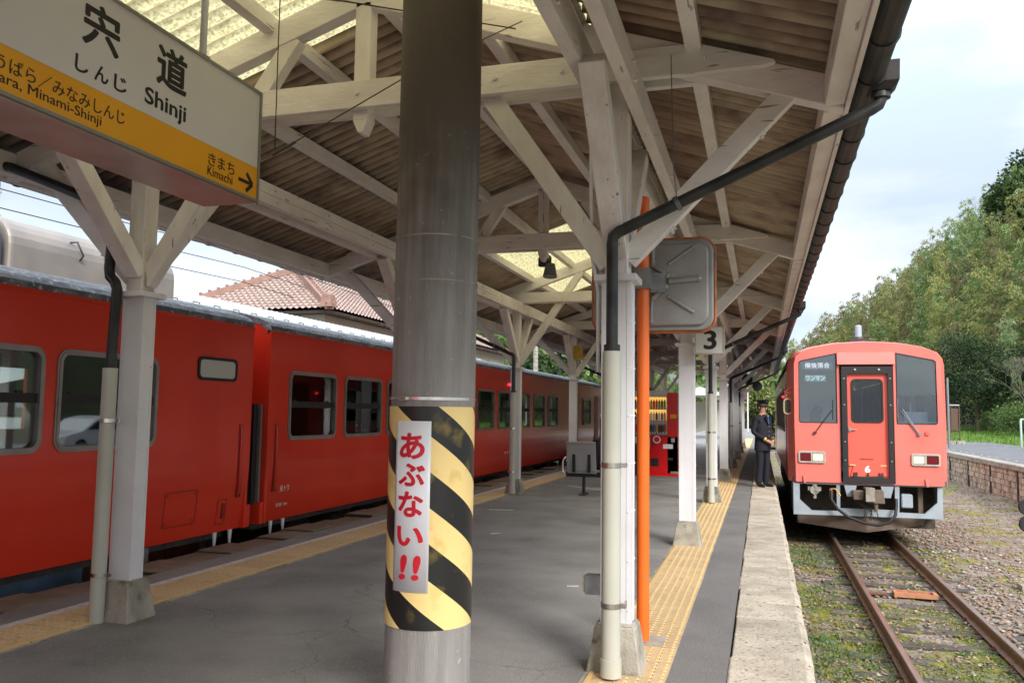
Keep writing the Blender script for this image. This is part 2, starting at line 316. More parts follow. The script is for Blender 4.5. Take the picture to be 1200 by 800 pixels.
# ---------------------------------------------------------------- lettering
def text_mesh(s, w, h, mats, origin, ux, uy, bold=0.0, depth=0.0015, name='lettering', parent=None, keep=False, bend=None, spacing=1.0, vertical=False):
    """flat lettering fitted to a w x h rectangle whose lower-left corner is origin"""
    cu = bpy.data.curves.new(name, 'FONT'); cu.body = s; cu.size = 1.0; cu.extrude = 0.0; cu.resolution_u = 4; cu.space_character = spacing
    if vertical: cu.space_line = 1.0; cu.align_x = 'CENTER'
    o = bpy.data.objects.new(name, cu); COL.objects.link(o)
    dg = bpy.context.evaluated_depsgraph_get(); me = bpy.data.meshes.new_from_object(o.evaluated_get(dg))
    bpy.data.objects.remove(o); bpy.data.curves.remove(cu)
    co = np.empty(len(me.vertices)*3, np.float32); me.vertices.foreach_get('co', co); co = co.reshape(-1, 3)
    if bold > 0.012:      # a heavier stroke: the same outlines set again a little aside, each a hair lower
        nv = len(co); nps = len(me.polygons); base_f = [tuple(p.vertices) for p in me.polygons]; cs, fs = [co], list(base_f)
        b_ = bold*0.85
        for q, (dx, dy) in enumerate(((b_, 0), (-b_, 0), (0, b_), (0, -b_), (b_*.7, b_*.7), (-b_*.7, b_*.7), (b_*.7, -b_*.7), (-b_*.7, -b_*.7))):
            c_ = co.copy(); c_[:, 0] += dx; c_[:, 1] += dy; cs.append(c_); fs += [tuple(i+nv*(q+1) for i in f) for f in base_f]
        co = np.concatenate(cs); nm = bpy.data.meshes.new(name); nm.from_pydata([tuple(c) for c in co.tolist()], [], fs); bpy.data.meshes.remove(me); me = nm
        layer = np.repeat(np.arange(9), nv)
    else: layer = np.zeros(len(co), int)
    mn, mxv = co.min(0), co.max(0); sx = w/max(mxv[0]-mn[0], 1e-6); sy = h/max(mxv[1]-mn[1], 1e-6)
    if keep: sx = sy = min(sx, sy)
    loc = (co-mn)*np.array([sx, sy, 0])
    bm = bmesh.new(); bm.from_mesh(me)
    bm.verts.ensure_lookup_table()
    for v, c, ly in zip(bm.verts, loc, layer): v.co = Vector((float(c[0]), float(c[1]), -float(ly)*depth*.06))
    if bend:
        k = 0.008
        x = k
        while x < w:
            bmesh.ops.bisect_plane(bm, geom=bm.verts[:]+bm.edges[:]+bm.faces[:], plane_co=(x, 0, 0), plane_no=(1, 0, 0)); x += k
    ex = bmesh.ops.extrude_face_region(bm, geom=bm.faces[:])
    for e in ex['geom']:
        if isinstance(e, bmesh.types.BMVert): e.co.z += depth
    O, X, Y = Vector(origin), Vector(ux), Vector(uy); Z = X.cross(Y)
    for v in bm.verts:
        v.co = bend(v.co) if bend else O+X*v.co.x+Y*v.co.y+Z*v.co.z
    bmesh.ops.recalc_face_normals(bm, faces=bm.faces)
    bm.to_mesh(me); bm.free(); me.materials.clear(); me.materials.append(mats)
    me.name = name
    ob = bpy.data.objects.new(name, me); COL.objects.link(ob)
    if parent: ob.parent = parent
    return ob

# ================================================================ GROUND AND PLATFORMS
CX, XR, XL, BAY, Y0 = -2.375, -0.762, -4.005, 4.51, 4.60
YK = [Y0+BAY*k for k in range(-1, 8)]
HW = 1.63
def struct(name, mb, m, **k): return tag(mb.build(name, m, **k), kind='structure')

m_ground = mat('far_ground', (0.16, 0.14, 0.10), 0.95, col2=(0.09, 0.10, 0.045), nscale=0.15, bump=0.5, bscale=5)
g = MB(); g._add([(-900, -300, -1.32), (900, -300, -1.32), (900, 1500, -1.32), (-900, 1500, -1.32)], [(0, 1, 2, 3)]); struct('ground', g, m_ground)

# ballast bed with soft undulations, one grid per track
def vnoise(x, y, s):
    xi, yi = np.floor(x).astype(np.int64), np.floor(y).astype(np.int64); u, v = x-xi, y-yi
    u = u*u*(3-2*u); v = v*v*(3-2*v)
    def h(a, b):
        n = (a*374761393+b*668265263+int(s*1013)*1274126177) & 0xffffffff; n = ((n ^ (n >> 13))*1274126177) & 0xffffffff
        return ((n ^ (n >> 16)) & 0xffff)/32767.5-1
    return (h(xi, yi)*(1-u)+h(xi+1, yi)*u)*(1-v)+(h(xi, yi+1)*(1-u)+h(xi+1, yi+1)*u)*v
def fbm(x, y, s=0):
    x = np.asarray(x, float); y = np.asarray(y, float); v = 0; a = 1.0; f = 1.0
    for o in range(4): v = v+a*vnoise(x*f+o*17.3, y*f+o*5.1, s+o); a *= 0.5; f *= 2.03
    return v*.75
def bed_height(x, y):
    z = -1.155+0.018*fbm(x*2.2, y*2.2)+0.012*fbm(x*7, y*7, 3)
    z += 0.055*np.exp(-((x-3.35)/0.55)**2)*(0.75+0.25*np.sin(y*1.1))
    z -= 0.03*np.exp(-((x-5.2)/1.0)**2)
    z += 0.05*np.clip((x-6.3), 0, 1)
    return z
def grid(name, x0, x1, y0, y1, dx, dy, hf, m):
    xs = np.arange(x0, x1+dx/2, dx); ys = np.arange(y0, y1+dy/2, dy); X, Yy = np.meshgrid(xs, ys)
    Z = hf(X, Yy); V = np.stack([X.ravel(), Yy.ravel(), Z.ravel()], 1); nx, ny = len(xs), len(ys)
    i = np.arange(nx-1)[None, :]+nx*np.arange(ny-1)[:, None]; i = i.ravel()
    F = np.stack([i, i+1, i+nx+1, i+nx], 1)
    return inst(name, np_mesh(name, V, F, m, True))
def ground_mat():
    m = mat('ballast_soil', (0.20, 0.155, 0.12), 0.95, col2=(0.33, 0.28, 0.225), nscale=2.2, lo=0.4, hi=0.7, bump=1.0, bscale=70, col3=(0.085, 0.065, 0.048), n3=26, lo3=0.52, hi3=0.62, detail=8)
    t = m.node_tree; n = t.nodes; l = t.links; b = n['Principled BSDF']; src = b.inputs['Base Color'].links[0].from_socket
    tcn = n.new('ShaderNodeTexCoord'); a = n.new('ShaderNodeTexNoise'); a.inputs['Scale'].default_value = 1.15; a.inputs['Detail'].default_value = 8
    l.new(tcn.outputs['Object'], a.inputs['Vector'])
    rr = n.new('ShaderNodeValToRGB'); rr.color_ramp.elements[0].position = 0.51; rr.color_ramp.elements[1].position = 0.60
    l.new(a.outputs['Fac'], rr.inputs[0])
    gcol = n.new('ShaderNodeTexNoise'); gcol.inputs['Scale'].default_value = 9; l.new(tcn.outputs['Object'], gcol.inputs['Vector'])
    gr = n.new('ShaderNodeValToRGB'); gr.color_ramp.elements[0].color = (0.11, 0.14, 0.018, 1); gr.color_ramp.elements[1].color = (0.24, 0.20, 0.02, 1)
    gr.color_ramp.elements[0].position = 0.4; gr.color_ramp.elements[1].position = 0.62
    l.new(gcol.outputs['Fac'], gr.inputs[0]); mm = n.new('ShaderNodeMixRGB'); l.new(rr.outputs[0], mm.inputs[0]); l.new(src, mm.inputs[1]); l.new(gr.outputs[0], mm.inputs[2])
    l.new(mm.outputs[0], b.inputs['Base Color']); return m
M['soil'] = ground_mat()
def worn_asphalt(m):
    # hairline cracks, darker stains and pale scuffs
    t = m.node_tree; n = t.nodes; l = t.links; b = n['Principled BSDF']; src = b.inputs['Base Color'].links[0].from_socket
    tcn = n.new('ShaderNodeTexCoord'); w = n.new('ShaderNodeTexNoise'); w.inputs['Scale'].default_value = 1.4; w.inputs['Detail'].default_value = 6; l.new(tcn.outputs['Object'], w.inputs['Vector'])
    ad = n.new('ShaderNodeMixRGB'); ad.blend_type = 'ADD'; ad.inputs[0].default_value = .9; l.new(tcn.outputs['Object'], ad.inputs[1]); l.new(w.outputs['Color'], ad.inputs[2])
    v = n.new('ShaderNodeTexVoronoi'); v.feature = 'DISTANCE_TO_EDGE'; v.inputs['Scale'].default_value = .33; l.new(ad.outputs[0], v.inputs['Vector'])
    r1 = n.new('ShaderNodeMapRange'); r1.inputs[1].default_value = .0; r1.inputs[2].default_value = .0022; r1.inputs[3].default_value = .55; r1.inputs[4].default_value = 0; l.new(v.outputs['Distance'], r1.inputs[0])
    m1 = n.new('ShaderNodeMixRGB'); l.new(r1.outputs[0], m1.inputs[0]); l.new(src, m1.inputs[1]); m1.inputs[2].default_value = (.05, .048, .045, 1)
    s = n.new('ShaderNodeTexNoise'); s.inputs['Scale'].default_value = .75; s.inputs['Detail'].default_value = 10; s.inputs['Roughness'].default_value = .72; l.new(tcn.outputs['Object'], s.inputs['Vector'])
    r2 = n.new('ShaderNodeMapRange'); r2.inputs[1].default_value = .52; r2.inputs[2].default_value = .68; r2.inputs[4].default_value = .45; l.new(s.outputs['Fac'], r2.inputs[0])
    m2 = n.new('ShaderNodeMixRGB'); m2.blend_type = 'MULTIPLY'; l.new(r2.outputs[0], m2.inputs[0]); l.new(m1.outputs[0], m2.inputs[1]); m2.inputs[2].default_value = (.52, .50, .48, 1)
    p = n.new('ShaderNodeTexNoise'); p.inputs['Scale'].default_value = 5; p.inputs['Detail'].default_value = 10; p.inputs['Roughness'].default_value = .8; l.new(tcn.outputs['Object'], p.inputs['Vector'])
    r3 = n.new('ShaderNodeMapRange'); r3.inputs[1].default_value = .62; r3.inputs[2].default_value = .70; r3.inputs[4].default_value = .5; l.new(p.outputs['Fac'], r3.inputs[0])
    m3 = n.new('ShaderNodeMixRGB'); l.new(r3.outputs[0], m3.inputs[0]); l.new(m2.outputs[0], m3.inputs[1]); m3.inputs[2].default_value = (.38, .36, .335, 1); l.new(m3.outputs[0], b.inputs['Base Color'])
worn_asphalt(M['asphalt'])
o = grid('track_bed', 0.26, 7.4, 2.0, 62, 0.07, 0.09, bed_height, M['soil']); tag(o, kind='structure')
o = grid('track_bed', -8.6, -5.2, -6, 62, 0.2, 0.4, lambda x, y: -1.16+0.02*fbm(x*2, y*2), M['soil']); tag(o, kind='structure')

# loose stones and leaf litter on the bed
def rock_base(n):
    out_ = []
    for i in range(n):
        a = np.array([(1,0,0),(-1,0,0),(0,1,0),(0,-1,0),(0,0,1),(0,0,-1)], float)
        a = a*(0.75+0.5*nrs.rand(6, 1))+nrs.uniform(-.25, .25, (6, 3)); out_.append(a*np.array([1, .8, .55]))
    return np.array(out_)
OCT = np.array([(0,2,4),(2,1,4),(1,3,4),(3,0,4),(2,0,5),(1,2,5),(3,1,5),(0,3,5)])
def scatter_rocks(name, P, S, mats_, mi):
    n = len(P); base = rock_base(24)[nrs.randint(0, 24, n)]
    ang = nrs.rand(n)*6.283; c, s_ = np.cos(ang), np.sin(ang)
    x = base[:, :, 0]*c[:, None]-base[:, :, 1]*s_[:, None]; y = base[:, :, 0]*s_[:, None]+base[:, :, 1]*c[:, None]
    V = np.stack([x, y, base[:, :, 2]], 2)*S[:, None, None]+P[:, None, :]
    F = (OCT[None]+6*np.arange(n)[:, None, None]).reshape(-1, 3)
    return inst(name, np_mesh(name, V.reshape(-1, 3), F, mats_, False, np.repeat(mi, 8)))
n_ = 52000
yy = 6.0+32*nrs.rand(n_)**1.7; xx = 0.30+6.9*nrs.rand(n_)
dens = 0.30+0.70*np.exp(-((xx-3.4)/0.75)**2)+0.35*np.exp(-((xx-0.9)/0.4)**2)-0.08*(np.abs(xx-1.895) < 0.45)
clump = 0.5+0.5*fbm(xx*1.3, yy*1.3, 9); keep = (nrs.rand(n_) < dens*(0.45+0.8*clump)) & (np.abs(np.abs(xx-1.895)-0.565) > 0.09)
xx, yy = xx[keep], yy[keep]; S = 0.013+0.030*nrs.rand(len(xx))**2
S *= np.where((xx > 2.6) & (xx < 4.4), 1.35, 1.0)
zz = bed_height(xx, yy)+S*0.25+np.where((np.abs(xx-1.895) < .9), .01, 0)
M['rockA'] = mat('grey_ballast_stone', (0.27, 0.225, 0.19), 0.9, col2=(0.17, 0.14, 0.115), nscale=15)
M['rockB'] = mat('brown_ballast_stone', (0.235, 0.15, 0.105), 0.9, col2=(0.30, 0.20, 0.145), nscale=15)
M['rockC'] = mat('pale_ballast_stone', (0.40, 0.35, 0.31), 0.9)
mi = nrs.choice([0, 1, 2], len(xx), p=[.42, .50, .08])
o = scatter_rocks('ballast_stones', np.stack([xx, yy, zz], 1), S, [M['rockA'], M['rockB'], M['rockC']], mi); tag(o, kind='stuff', label='brown and grey loose ballast stones around the right-hand track', cat='ballast')
# dead leaves
n_ = 16000
yy = 6.5+22*nrs.rand(n_)**1.5; xx = 0.32+6.2*nrs.rand(n_)**1.1
cl = fbm(xx*1.1, yy*1.1, 4); k_ = (cl > -0.2) & (np.abs(np.abs(xx-1.895)-0.565) > 0.09); xx, yy = xx[k_], yy[k_]; n_ = len(xx)
def quads(xx, yy, zz, L_, W_, tilt, name, mats_, mi=None, up=None):
    n = len(xx); a = nrs.rand(n)*6.283; t = tilt
    d = np.stack([np.cos(a)*np.cos(t), np.sin(a)*np.cos(t), np.sin(t)], 1); s_ = np.stack([-np.sin(a), np.cos(a), np.zeros(n)], 1)
    P = np.stack([xx, yy, zz], 1); V = np.stack([P-s_*W_[:, None]*.5, P+d*L_[:, None]*.5-s_*W_[:, None]*.6+np.array([0, 0, .003]), P+d*L_[:, None], P+d*L_[:, None]*.5+s_*W_[:, None]*.6], 1)
    return inst(name, np_mesh(name, V.reshape(-1, 3), np.arange(4*n).reshape(-1, 4), mats_, False, mi))
M['leafA'] = mat('dead_leaf_brown', (0.22, 0.12, 0.065), 0.8, col2=(0.34, 0.22, 0.13), nscale=9)
M['leafB'] = mat('dead_leaf_pale', (0.42, 0.31, 0.22), 0.8)
o = quads(xx, yy, bed_height(xx, yy)+.022, .03+.04*nrs.rand(n_), .02+.02*nrs.rand(n_), nrs.uniform(-.1, .5, n_), 'dead_leaves', [M['leafA'], M['leafB']], (nrs.rand(n_) < .25).astype(int))
tag(o, kind='stuff', label='brown dead leaves lying over the track bed', cat='leaf litter')
# weeds: low tufts between the platform wall and the rail, plus patches to the right
def foliage_mat(name, c1, c2, tr=0.35, ns=8):
    m = mat(name, c1, 0.65, col2=c2, nscale=ns, spec=0.25); t = m.node_tree; n = t.nodes; l = t.links; b = n['Principled BSDF']; o_ = n['Material Output']
    tl = n.new('ShaderNodeBsdfTranslucent'); src = b.inputs['Base Color'].links[0].from_socket; l.new(src, tl.inputs[0])
    mxx = n.new('ShaderNodeMixShader'); mxx.inputs[0].default_value = tr; l.new(b.outputs[0], mxx.inputs[1]); l.new(tl.outputs[0], mxx.inputs[2]); l.new(mxx.outputs[0], o_.inputs[0]); return m
M['weedA'] = foliage_mat('weed_green', (0.11, 0.19, 0.05), (0.16, 0.24, 0.07))
M['weedB'] = foliage_mat('moss_yellow_green', (0.22, 0.25, 0.028), (0.31, 0.29, 0.035))
M['weedC'] = foliage_mat('grey_green_weed', (0.15, 0.22, 0.12), (0.20, 0.27, 0.15))
tx, ty, tm = [], [], []
for i in range(3600):
    y = 6.5+24*rnd.random()**1.4
    q = rnd.random()
    if q < 0.5: x = rnd.gauss(0.72, 0.25)
    elif q < 0.68: x = rnd.gauss(1.15, 0.15)
    elif q < 0.80: x = rnd.uniform(1.4, 2.4)
    else: x = rnd.uniform(2.7, 6.9)
    if x < 0.33 or abs(abs(x-1.895)-0.565) < 0.08: continue
    if float(fbm(x*1.3, y*1.3, 7))+rnd.uniform(-.25, .25) < (.0 if x < 1.3 else .22): continue
    kind = 1 if rnd.random() < .25 else (2 if rnd.random() < .45 else 0)
    nb = rnd.randint(8, 20); sp = rnd.uniform(.03, .10)
    for j in range(nb): tx.append(x+rnd.gauss(0, sp)); ty.append(y+rnd.gauss(0, sp)); tm.append(kind)
tx, ty = np.array(tx), np.array(ty); n_ = len(tx)
o = quads(tx, ty, bed_height(tx, ty)+.004, .02+.045*nrs.rand(n_), .008+.014*nrs.rand(n_), nrs.uniform(.2, 1.2, n_), 'weeds', [M['weedA'], M['weedB'], M['weedC']], tm)
tag(o, kind='stuff', label='low green weeds growing along the right-hand track', cat='weeds')
# moss mats
n_ = 30000
yy = 6.5+13*nrs.rand(n_)**1.3; xx = np.where(nrs.rand(n_) < .75, 1.4+1.0*nrs.rand(n_), .5+.8*nrs.rand(n_))
cl = fbm(xx*1.6, yy*1.6, 12)+.4*fbm(xx*6, yy*6, 2); k_ = cl > np.where(yy > 12.2, .45, -0.16)
k_ &= (np.abs(np.abs(xx-1.895)-0.565) > 0.10); xx, yy = xx[k_], yy[k_]; n_ = len(xx)
o = quads(xx, yy, np.maximum(bed_height(xx, yy), -1.148)+.012+.01*nrs.rand(n_), .012+.02*nrs.rand(n_), .01+.014*nrs.rand(n_), nrs.uniform(0, .9, n_), 'moss', [M['weedB'], M['weedA']], (nrs.rand(n_) < .3).astype(int))
tag(o, kind='stuff', label='yellow-green moss between the rails', cat='moss')

# tracks: rails and sleepers
M['rail'] = mat('brown_rail_side', (0.28, 0.155, 0.090), 0.65, col2=(0.19, 0.10, 0.06), nscale=10)
M['railtop'] = mat('worn_rail_head', (0.42, 0.34, 0.30), 0.30, metal=0.7, col2=(0.34, 0.23, 0.17), nscale=5, stretch=(6, .4, 1))
M['sleeper'] = mat('dark_wet_wood_sleeper', (0.115, 0.095, 0.082), 0.9, col2=(0.065, 0.052, 0.043), nscale=5, stretch=(.6, 5, 1), rndval=.25, bump=.7, bscale=22, col3=(0.20, 0.18, 0.02), n3=4.5, lo3=0.56, hi3=0.66)
prof = [(-.062, 0), (.062, 0), (.062, .012), (.012, .028), (.009, .108), (.0325, .120), (.0325, .150), (.026, .157), (-.026, .157), (-.0325, .150), (-.0325, .120), (-.009, .108), (-.012, .028), (-.062, .012)]
def track(cx, label, ya, yb, sl_a, sl_b, rail_top=-0.96):
    t = thing('railway_track', label, 'railway track', (cx, 0, rail_top-.157))
    for sx in (-.5665, .5665):
        mb = MB(); mb.prism([(sx+u, w) for u, w in prof], 'y', ya, yb)
        me = mb.mesh('rail', [M['rail'], M['railtop']])
        for p in me.polygons:
            if p.normal.z > .6 and p.center.z > .1: p.material_index = 1
        inst('rail', me, t)
    sm = bev(MB().box(-1.05, 1.05, -.105, .105, -.13, -.004).build('sleeper', M['sleeper'], t), .008)
    fast = MB()
    for sx in (-.5665, .5665):
        for s_ in (-1, 1): fast.box(sx+s_*.075-.022, sx+s_*.075+.022, -.03, .03, -.004, .02); fast.cyl((sx+s_*.078, 0, .02), (sx+s_*.078, 0, .038), .012, n=6)
    fm = fast.mesh('rail_spike', M['rust'])
    y = sl_a; first = True
    while y < sl_b:
        if first: s_ = sm; s_.location = (0, y, 0); first = False
        else:
            s_ = sm.copy(); COL.objects.link(s_); s_.location = (rnd.uniform(-.02, .02), y, rnd.uniform(-.006, .004)); s_.rotation_euler = (0, 0, rnd.uniform(-.012, .012))
        if y < 25: tag(inst('rail_spikes', fm, s_), kind='stuff')
        y += .685
    return t
track(1.895, 'rusty single railway track with mossy sleepers in front of the right-hand train', -6, 130, 5.55, 60)
track(-6.845, 'railway track under the parked red train on the left', -6, 130, 4.5, 6)
# orange box between the rails
t = thing('track_device', 'small rusty orange iron frame fixed between the rails', 'track device', (2.03, 13.0, -1.12))
M['orustA'] = mat('orange_rusty_iron', (0.50, 0.22, 0.11), .7, col2=(.34, .14, .08), nscale=14)
mb = MB(); mb.box(-.28, .28, -.12, -.095, 0, .06); mb.box(-.28, .28, .085, .11, 0, .06); mb.box(-.28, -.24, -.095, .085, 0, .06); mb.box(.23, .28, -.095, .085, 0, .06); mb.build('frame', M['orustA'], t)
MB().box(-.235, .225, -.09, .08, 0, .012).build('tray', M['rust'], t)
mb = MB(); mb.box(-.58, -.36, -.06, .06, .0, .02); mb.build('plate', M['rust'], t)

# main platform body
b_ = MB(); b_.box(-5.16, 0.19, -8, 90, -1.3, -0.16); b_.box(-4.84, -0.21, -8, 90, -0.16, -0.03); struct('platform', b_, M['concrete_dark'])
b_ = MB(); b_.box(-4.815, -0.486, -8, 90, -0.03, 0.0); struct('platform_surface', b_, M['asphalt'])
b_ = MB(); b_.box(-0.4855, -0.190, -8, 90, -0.03, -0.004); struct('platform_edge_strip', b_, M['asphalt_edge'])

# coping stones (each a part of one kerb thing per side)
def coping(x_in, x_out, sgn, label, m, y0, y1):
    t = thing('platform_coping', label, 'platform edge', (0, 0, 0))
    mes = []
    for v in range(5):
        r_ = random.Random(v); mb = MB(); lip = .045*sgn; n = 5
        j = lambda: r_.uniform(-.004, .004)
        poly = [(x_in+j(), -.16), (x_in+j(), -.006), (x_in+.012*sgn, 0), (x_out-lip, .0), (x_out, -.028), (x_out, -.16)]
        mb.prism(poly, 'y', 0.006+r_.uniform(0, .006), .494-r_.uniform(0, .006)); mb.m = 1; mb.box(min(x_in, x_out)+.02, max(x_in, x_out)-.02, -.006, .008, -.15, -.009); mes.append(mb.mesh('coping_stone', [m, M['joint']]))
    y = y0
    while y < y1:
        ob = inst('coping_stone', rnd.choice(mes), t, (rnd.uniform(-.004, .004), y, rnd.uniform(-.0035, .0035)), (rnd.uniform(-.004, .004), rnd.uniform(-.006, .006), rnd.uniform(-.004, .004)))
        if y < 16: bev(ob, .006, 2)
        y += .5
    return t
coping(-.185, .265, 1, 'buff coping stones along the platform edge beside the right-hand track', M['stone'], -1.96, 60)
coping(-4.83, -5.25, -1, 'dark mossy coping stones along the platform edge beside the left-hand train', M['stone_brown'], -1.57, 60)

# tactile paving
def tactile(cx, inner, label, y0, y1, dots):
    t = thing('tactile_paving', label, 'tactile paving', (cx, 0, 0))
    mb = MB(); [mb.box(a, b, .005, .295, -.02, .006) for a, b in ((-.2, -.117), (-.113, -.057), (-.053, .003), (.007, .063), (.067, .123), (.127, .2))]; mb.m = 2; mb.box(-.199, .199, -.004, .304, -.02, .001)
    mb.m = 1
    for i in range(6):
        for j in range(5):
            x = -.2+.055+i*.058+(0.03 if inner < 0 else -0.0); y = .03+j*.06
            mb._add([(x+.014*math.cos(a), y+.014*math.sin(a), .006) for a in [k*math.pi/3 for k in range(6)]]+[(x+.008*math.cos(a), y+.008*math.sin(a), .011) for a in [k*math.pi/3 for k in range(6)]],
                    [(k, (k+1) % 6, 6+(k+1) % 6, 6+k) for k in range(6)]+[(6, 7, 8, 9, 10, 11)])
    xb = inner*.183; mb.box(xb-.012, xb+.012, .005, .295, .006, .011)
    me = mb.mesh('paving_tile', [M['tile'], M['tiledot'], M['joint']])
    y = y0
    while y < y1:
        inst('paving_tile', me, t, (rnd.uniform(-.0015, .0015), y, rnd.uniform(0, .002)), (0, 0, rnd.uniform(-.004, .004))); y += .3
    return t
tactile(-.687, -1, 'ochre tactile paving strip running past the white columns on the right', 1.76, 52, True)
tactile(-4.265, 1, 'ochre tactile paving strip along the left-hand train', 1.84, 52, True)
tag(MB().box(-4.552, -4.468, -4, 60, 0.0, .004).build('white_line', M['whiteline']), kind='structure')
tag(MB().box(-.91, -.893, -4, 60, 0.0, .004).build('mortar_line', M['concrete']), kind='structure')
tag(MB().box(-4.062, -4.035, -4, 60, 0.0, .003).build('mortar_line', M['concrete']), kind='structure')

# opposite platforms
b_ = MB(); b_.box(-12.2, -8.6, -8, 80, -1.3, -0.02); struct('platform', b_, M['concrete_dark'])
b_ = MB(); b_.box(-12.19, -8.42, -8, 80, -.02, 0.0); struct('platform_surface', b_, M['asphalt'])

# scraps of old paint on the platform
for i_, (x, y, a, L_, W2_) in enumerate(((-3.52, 11.3, .2, .34, .07), (-3.1, 15.2, -.6, .95, .05), (-2.9, 9.1, .9, .12, .05), (-1.45, 6.6, .3, .09, .04), (-.95, 11.9, .0, .16, .05))):
    tag(MB().box(-L_/2, L_/2, -W2_/2, W2_/2, .0005, .003).build('paint_mark', M['whiteline'], None, (x, y, 0), (0, 0, a)), kind='structure')

# ================================================================ CANOPY
def rt(d): return 4.09-.335*abs(d)
canopy = thing('platform_canopy', 'long white timber canopy with brown corrugated roof over the platform', 'canopy', (0, 0, 0))
P_ = M['paint']
def shared(name, build, m, bw=None):
    mb = MB(); build(mb); me = mb.mesh(name, m)
    def place(loc=(0, 0, 0), rot=(0, 0, 0), parent=canopy, scale=None):
        o = inst(name, me, parent, loc, rot, scale)
        if bw: bev(o, bw)
        return o
    return place
# column shaft with angle strips and rivets
def shaft(mb):
    h = .080; mb.box(-h, h, -h, h, .24, 2.10)
    for sx in (-1, 1):
        for sy in (-1, 1):
            mb.box(sx*(h+.003)-(.026 if sx > 0 else 0), sx*(h+.003)+(.026 if sx < 0 else 0), sy*h-.0, sy*(h+.004), .24, 2.10)
            mb.box(sx*h, sx*(h+.004), sy*(h+.003)-(.026 if sy > 0 else 0), sy*(h+.003)+(.026 if sy < 0 else 0), .24, 2.10)
            for z in np.arange(.32, 2.1, .26):
                x = sx*(h-.013); mb.cyl((x, sy*(h+.003), z), (x, sy*(h+.009), z), .006, .004, n=6)
                mb.cyl((sx*(h+.003), sy*(h-.013), z), (sx*(h+.009), sy*(h-.013), z), .006, .004, n=6)
p_shaft = shared('column', shaft, M['steelwhite'], None)
p_base = shared('column_base', lambda m: (m.frustum(0, 0, -.02, .24, .30, .30, .215, .215), m.frustum(0, 0, .24, .252, .215, .215, .195, .195)), M['concrete'], .008)
p_collar = shared('collar', lambda m: m.box(-.118, .118, -.118, .118, 2.10, 2.135), M['steelwhite'], .003)
p_post = shared('post', lambda m: m.box(-.064, .064, -.064, .064, 2.135, 3.40), M['paint_z'], .005)
def bolt_block(m, p, n_, s=.035):
    m.box(p[0]-s, p[0]+s, p[1]-s, p[1]+s, p[2]-s, p[2]+s); q = Vector(p)+Vector(n_)*(s+.03); m.cyl(p, q, .012, n=6)
p_bri = shared('brace', lambda m: m.beam((-.05, 0, 2.20), (-1.13, 0, 3.77), .085, .115), M['paint_z'], .004)
p_bro = shared('brace', lambda m: (m.beam((.05, 0, 2.23), (.93, 0, 3.12), .078, .115)), M['paint_x'], .004)
p_blk = shared('wedge_block', lambda m: (m.prism([(0, 0), (.10, 0), (.10, -.045)], 'y', -.03, .03), m.cyl((.07, 0, -.02), (.07, 0, -.055), .011, n=6)), M['steelwhite'], None)
p_brl = shared('brace', lambda m: m.beam((0, -.05, 2.26), (0, -.80, 3.07), .125, .105), M['paint_z'], .004)
p_plate = shared('bolt_plate', lambda m: (m.box(-.035, .035, -.006, 0, -.035, .035), m.cyl((0, 0, 0), (0, -.022, 0), .014, n=6)), M['steelwhite'], None)
def tie(m):
    pr = [(-2.05, 3.404), (2.05, 3.404), (2.46, 3.268), (2.47, 3.25), (2.40, 3.235), (1.2, 3.23), (-1.2, 3.23), (-2.40, 3.235), (-2.47, 3.25), (-2.46, 3.268)]
    m.prism(pr, 'y', -.024, .024)
p_tie = shared('tie_beam', tie, M['paint_x'], .004)
p_raf = shared('rafter', lambda m: m.prism([(0, rt(0)), (2.81, rt(2.81)), (2.81, rt(2.81)-.17), (0, rt(0)-.175)], 'y', -.05, .05), M['paint_x'], .004)
p_king = shared('king_post', lambda m: (m.box(-.052, .052, -.05, .05, 3.17, 3.93), m.frustum(0, 0, 3.17, 3.09, .104, .1, .03, .1)), M['paint_z'], .003)
p_strap = shared('strap', lambda m: (m.beam((-.20, 0, 3.985), (.20, 0, 3.985), .012, .05), [m.cyl((x, -.004, 3.985), (x, -.018, 3.985), .010, n=6) for x in (-.15, .15)]), P_, .003)
p_nut = shared('bolt', lambda m: m.cyl((0, 0, 0), (0, -.018, 0), .013, n=6), M['steelwhite'], None)
def plate(m):
    m.box(-.035, .035, 0, BAY, 3.05, 3.132); m.box(-.032, .032, 0, BAY, 3.137, 3.226)
    for y in np.arange(.45, BAY, .9):
        m.cyl((-.05, y, 3.18), (.05, y, 3.18), .009, n=6); m.cyl((-.052, y+.03, 3.09), (.052, y+.03, 3.09), .009, n=6)
p_pl = shared('wall_plate', plate, M['paint_y'], None)
p_pur = shared('purlin', lambda m: m.box(-.042, .042, .0, BAY, -.045, .055), M['paint_y'], None)
p_eav = shared('eaves_beam', lambda m: m.box(-.048, .048, .052, BAY-.052, -.085, .075), M['paint_y'], .003)
p_fas = shared('fascia', lambda m: m.box(-.011, .011, .0, BAY, -.10, .10), M['paint_y'], None)
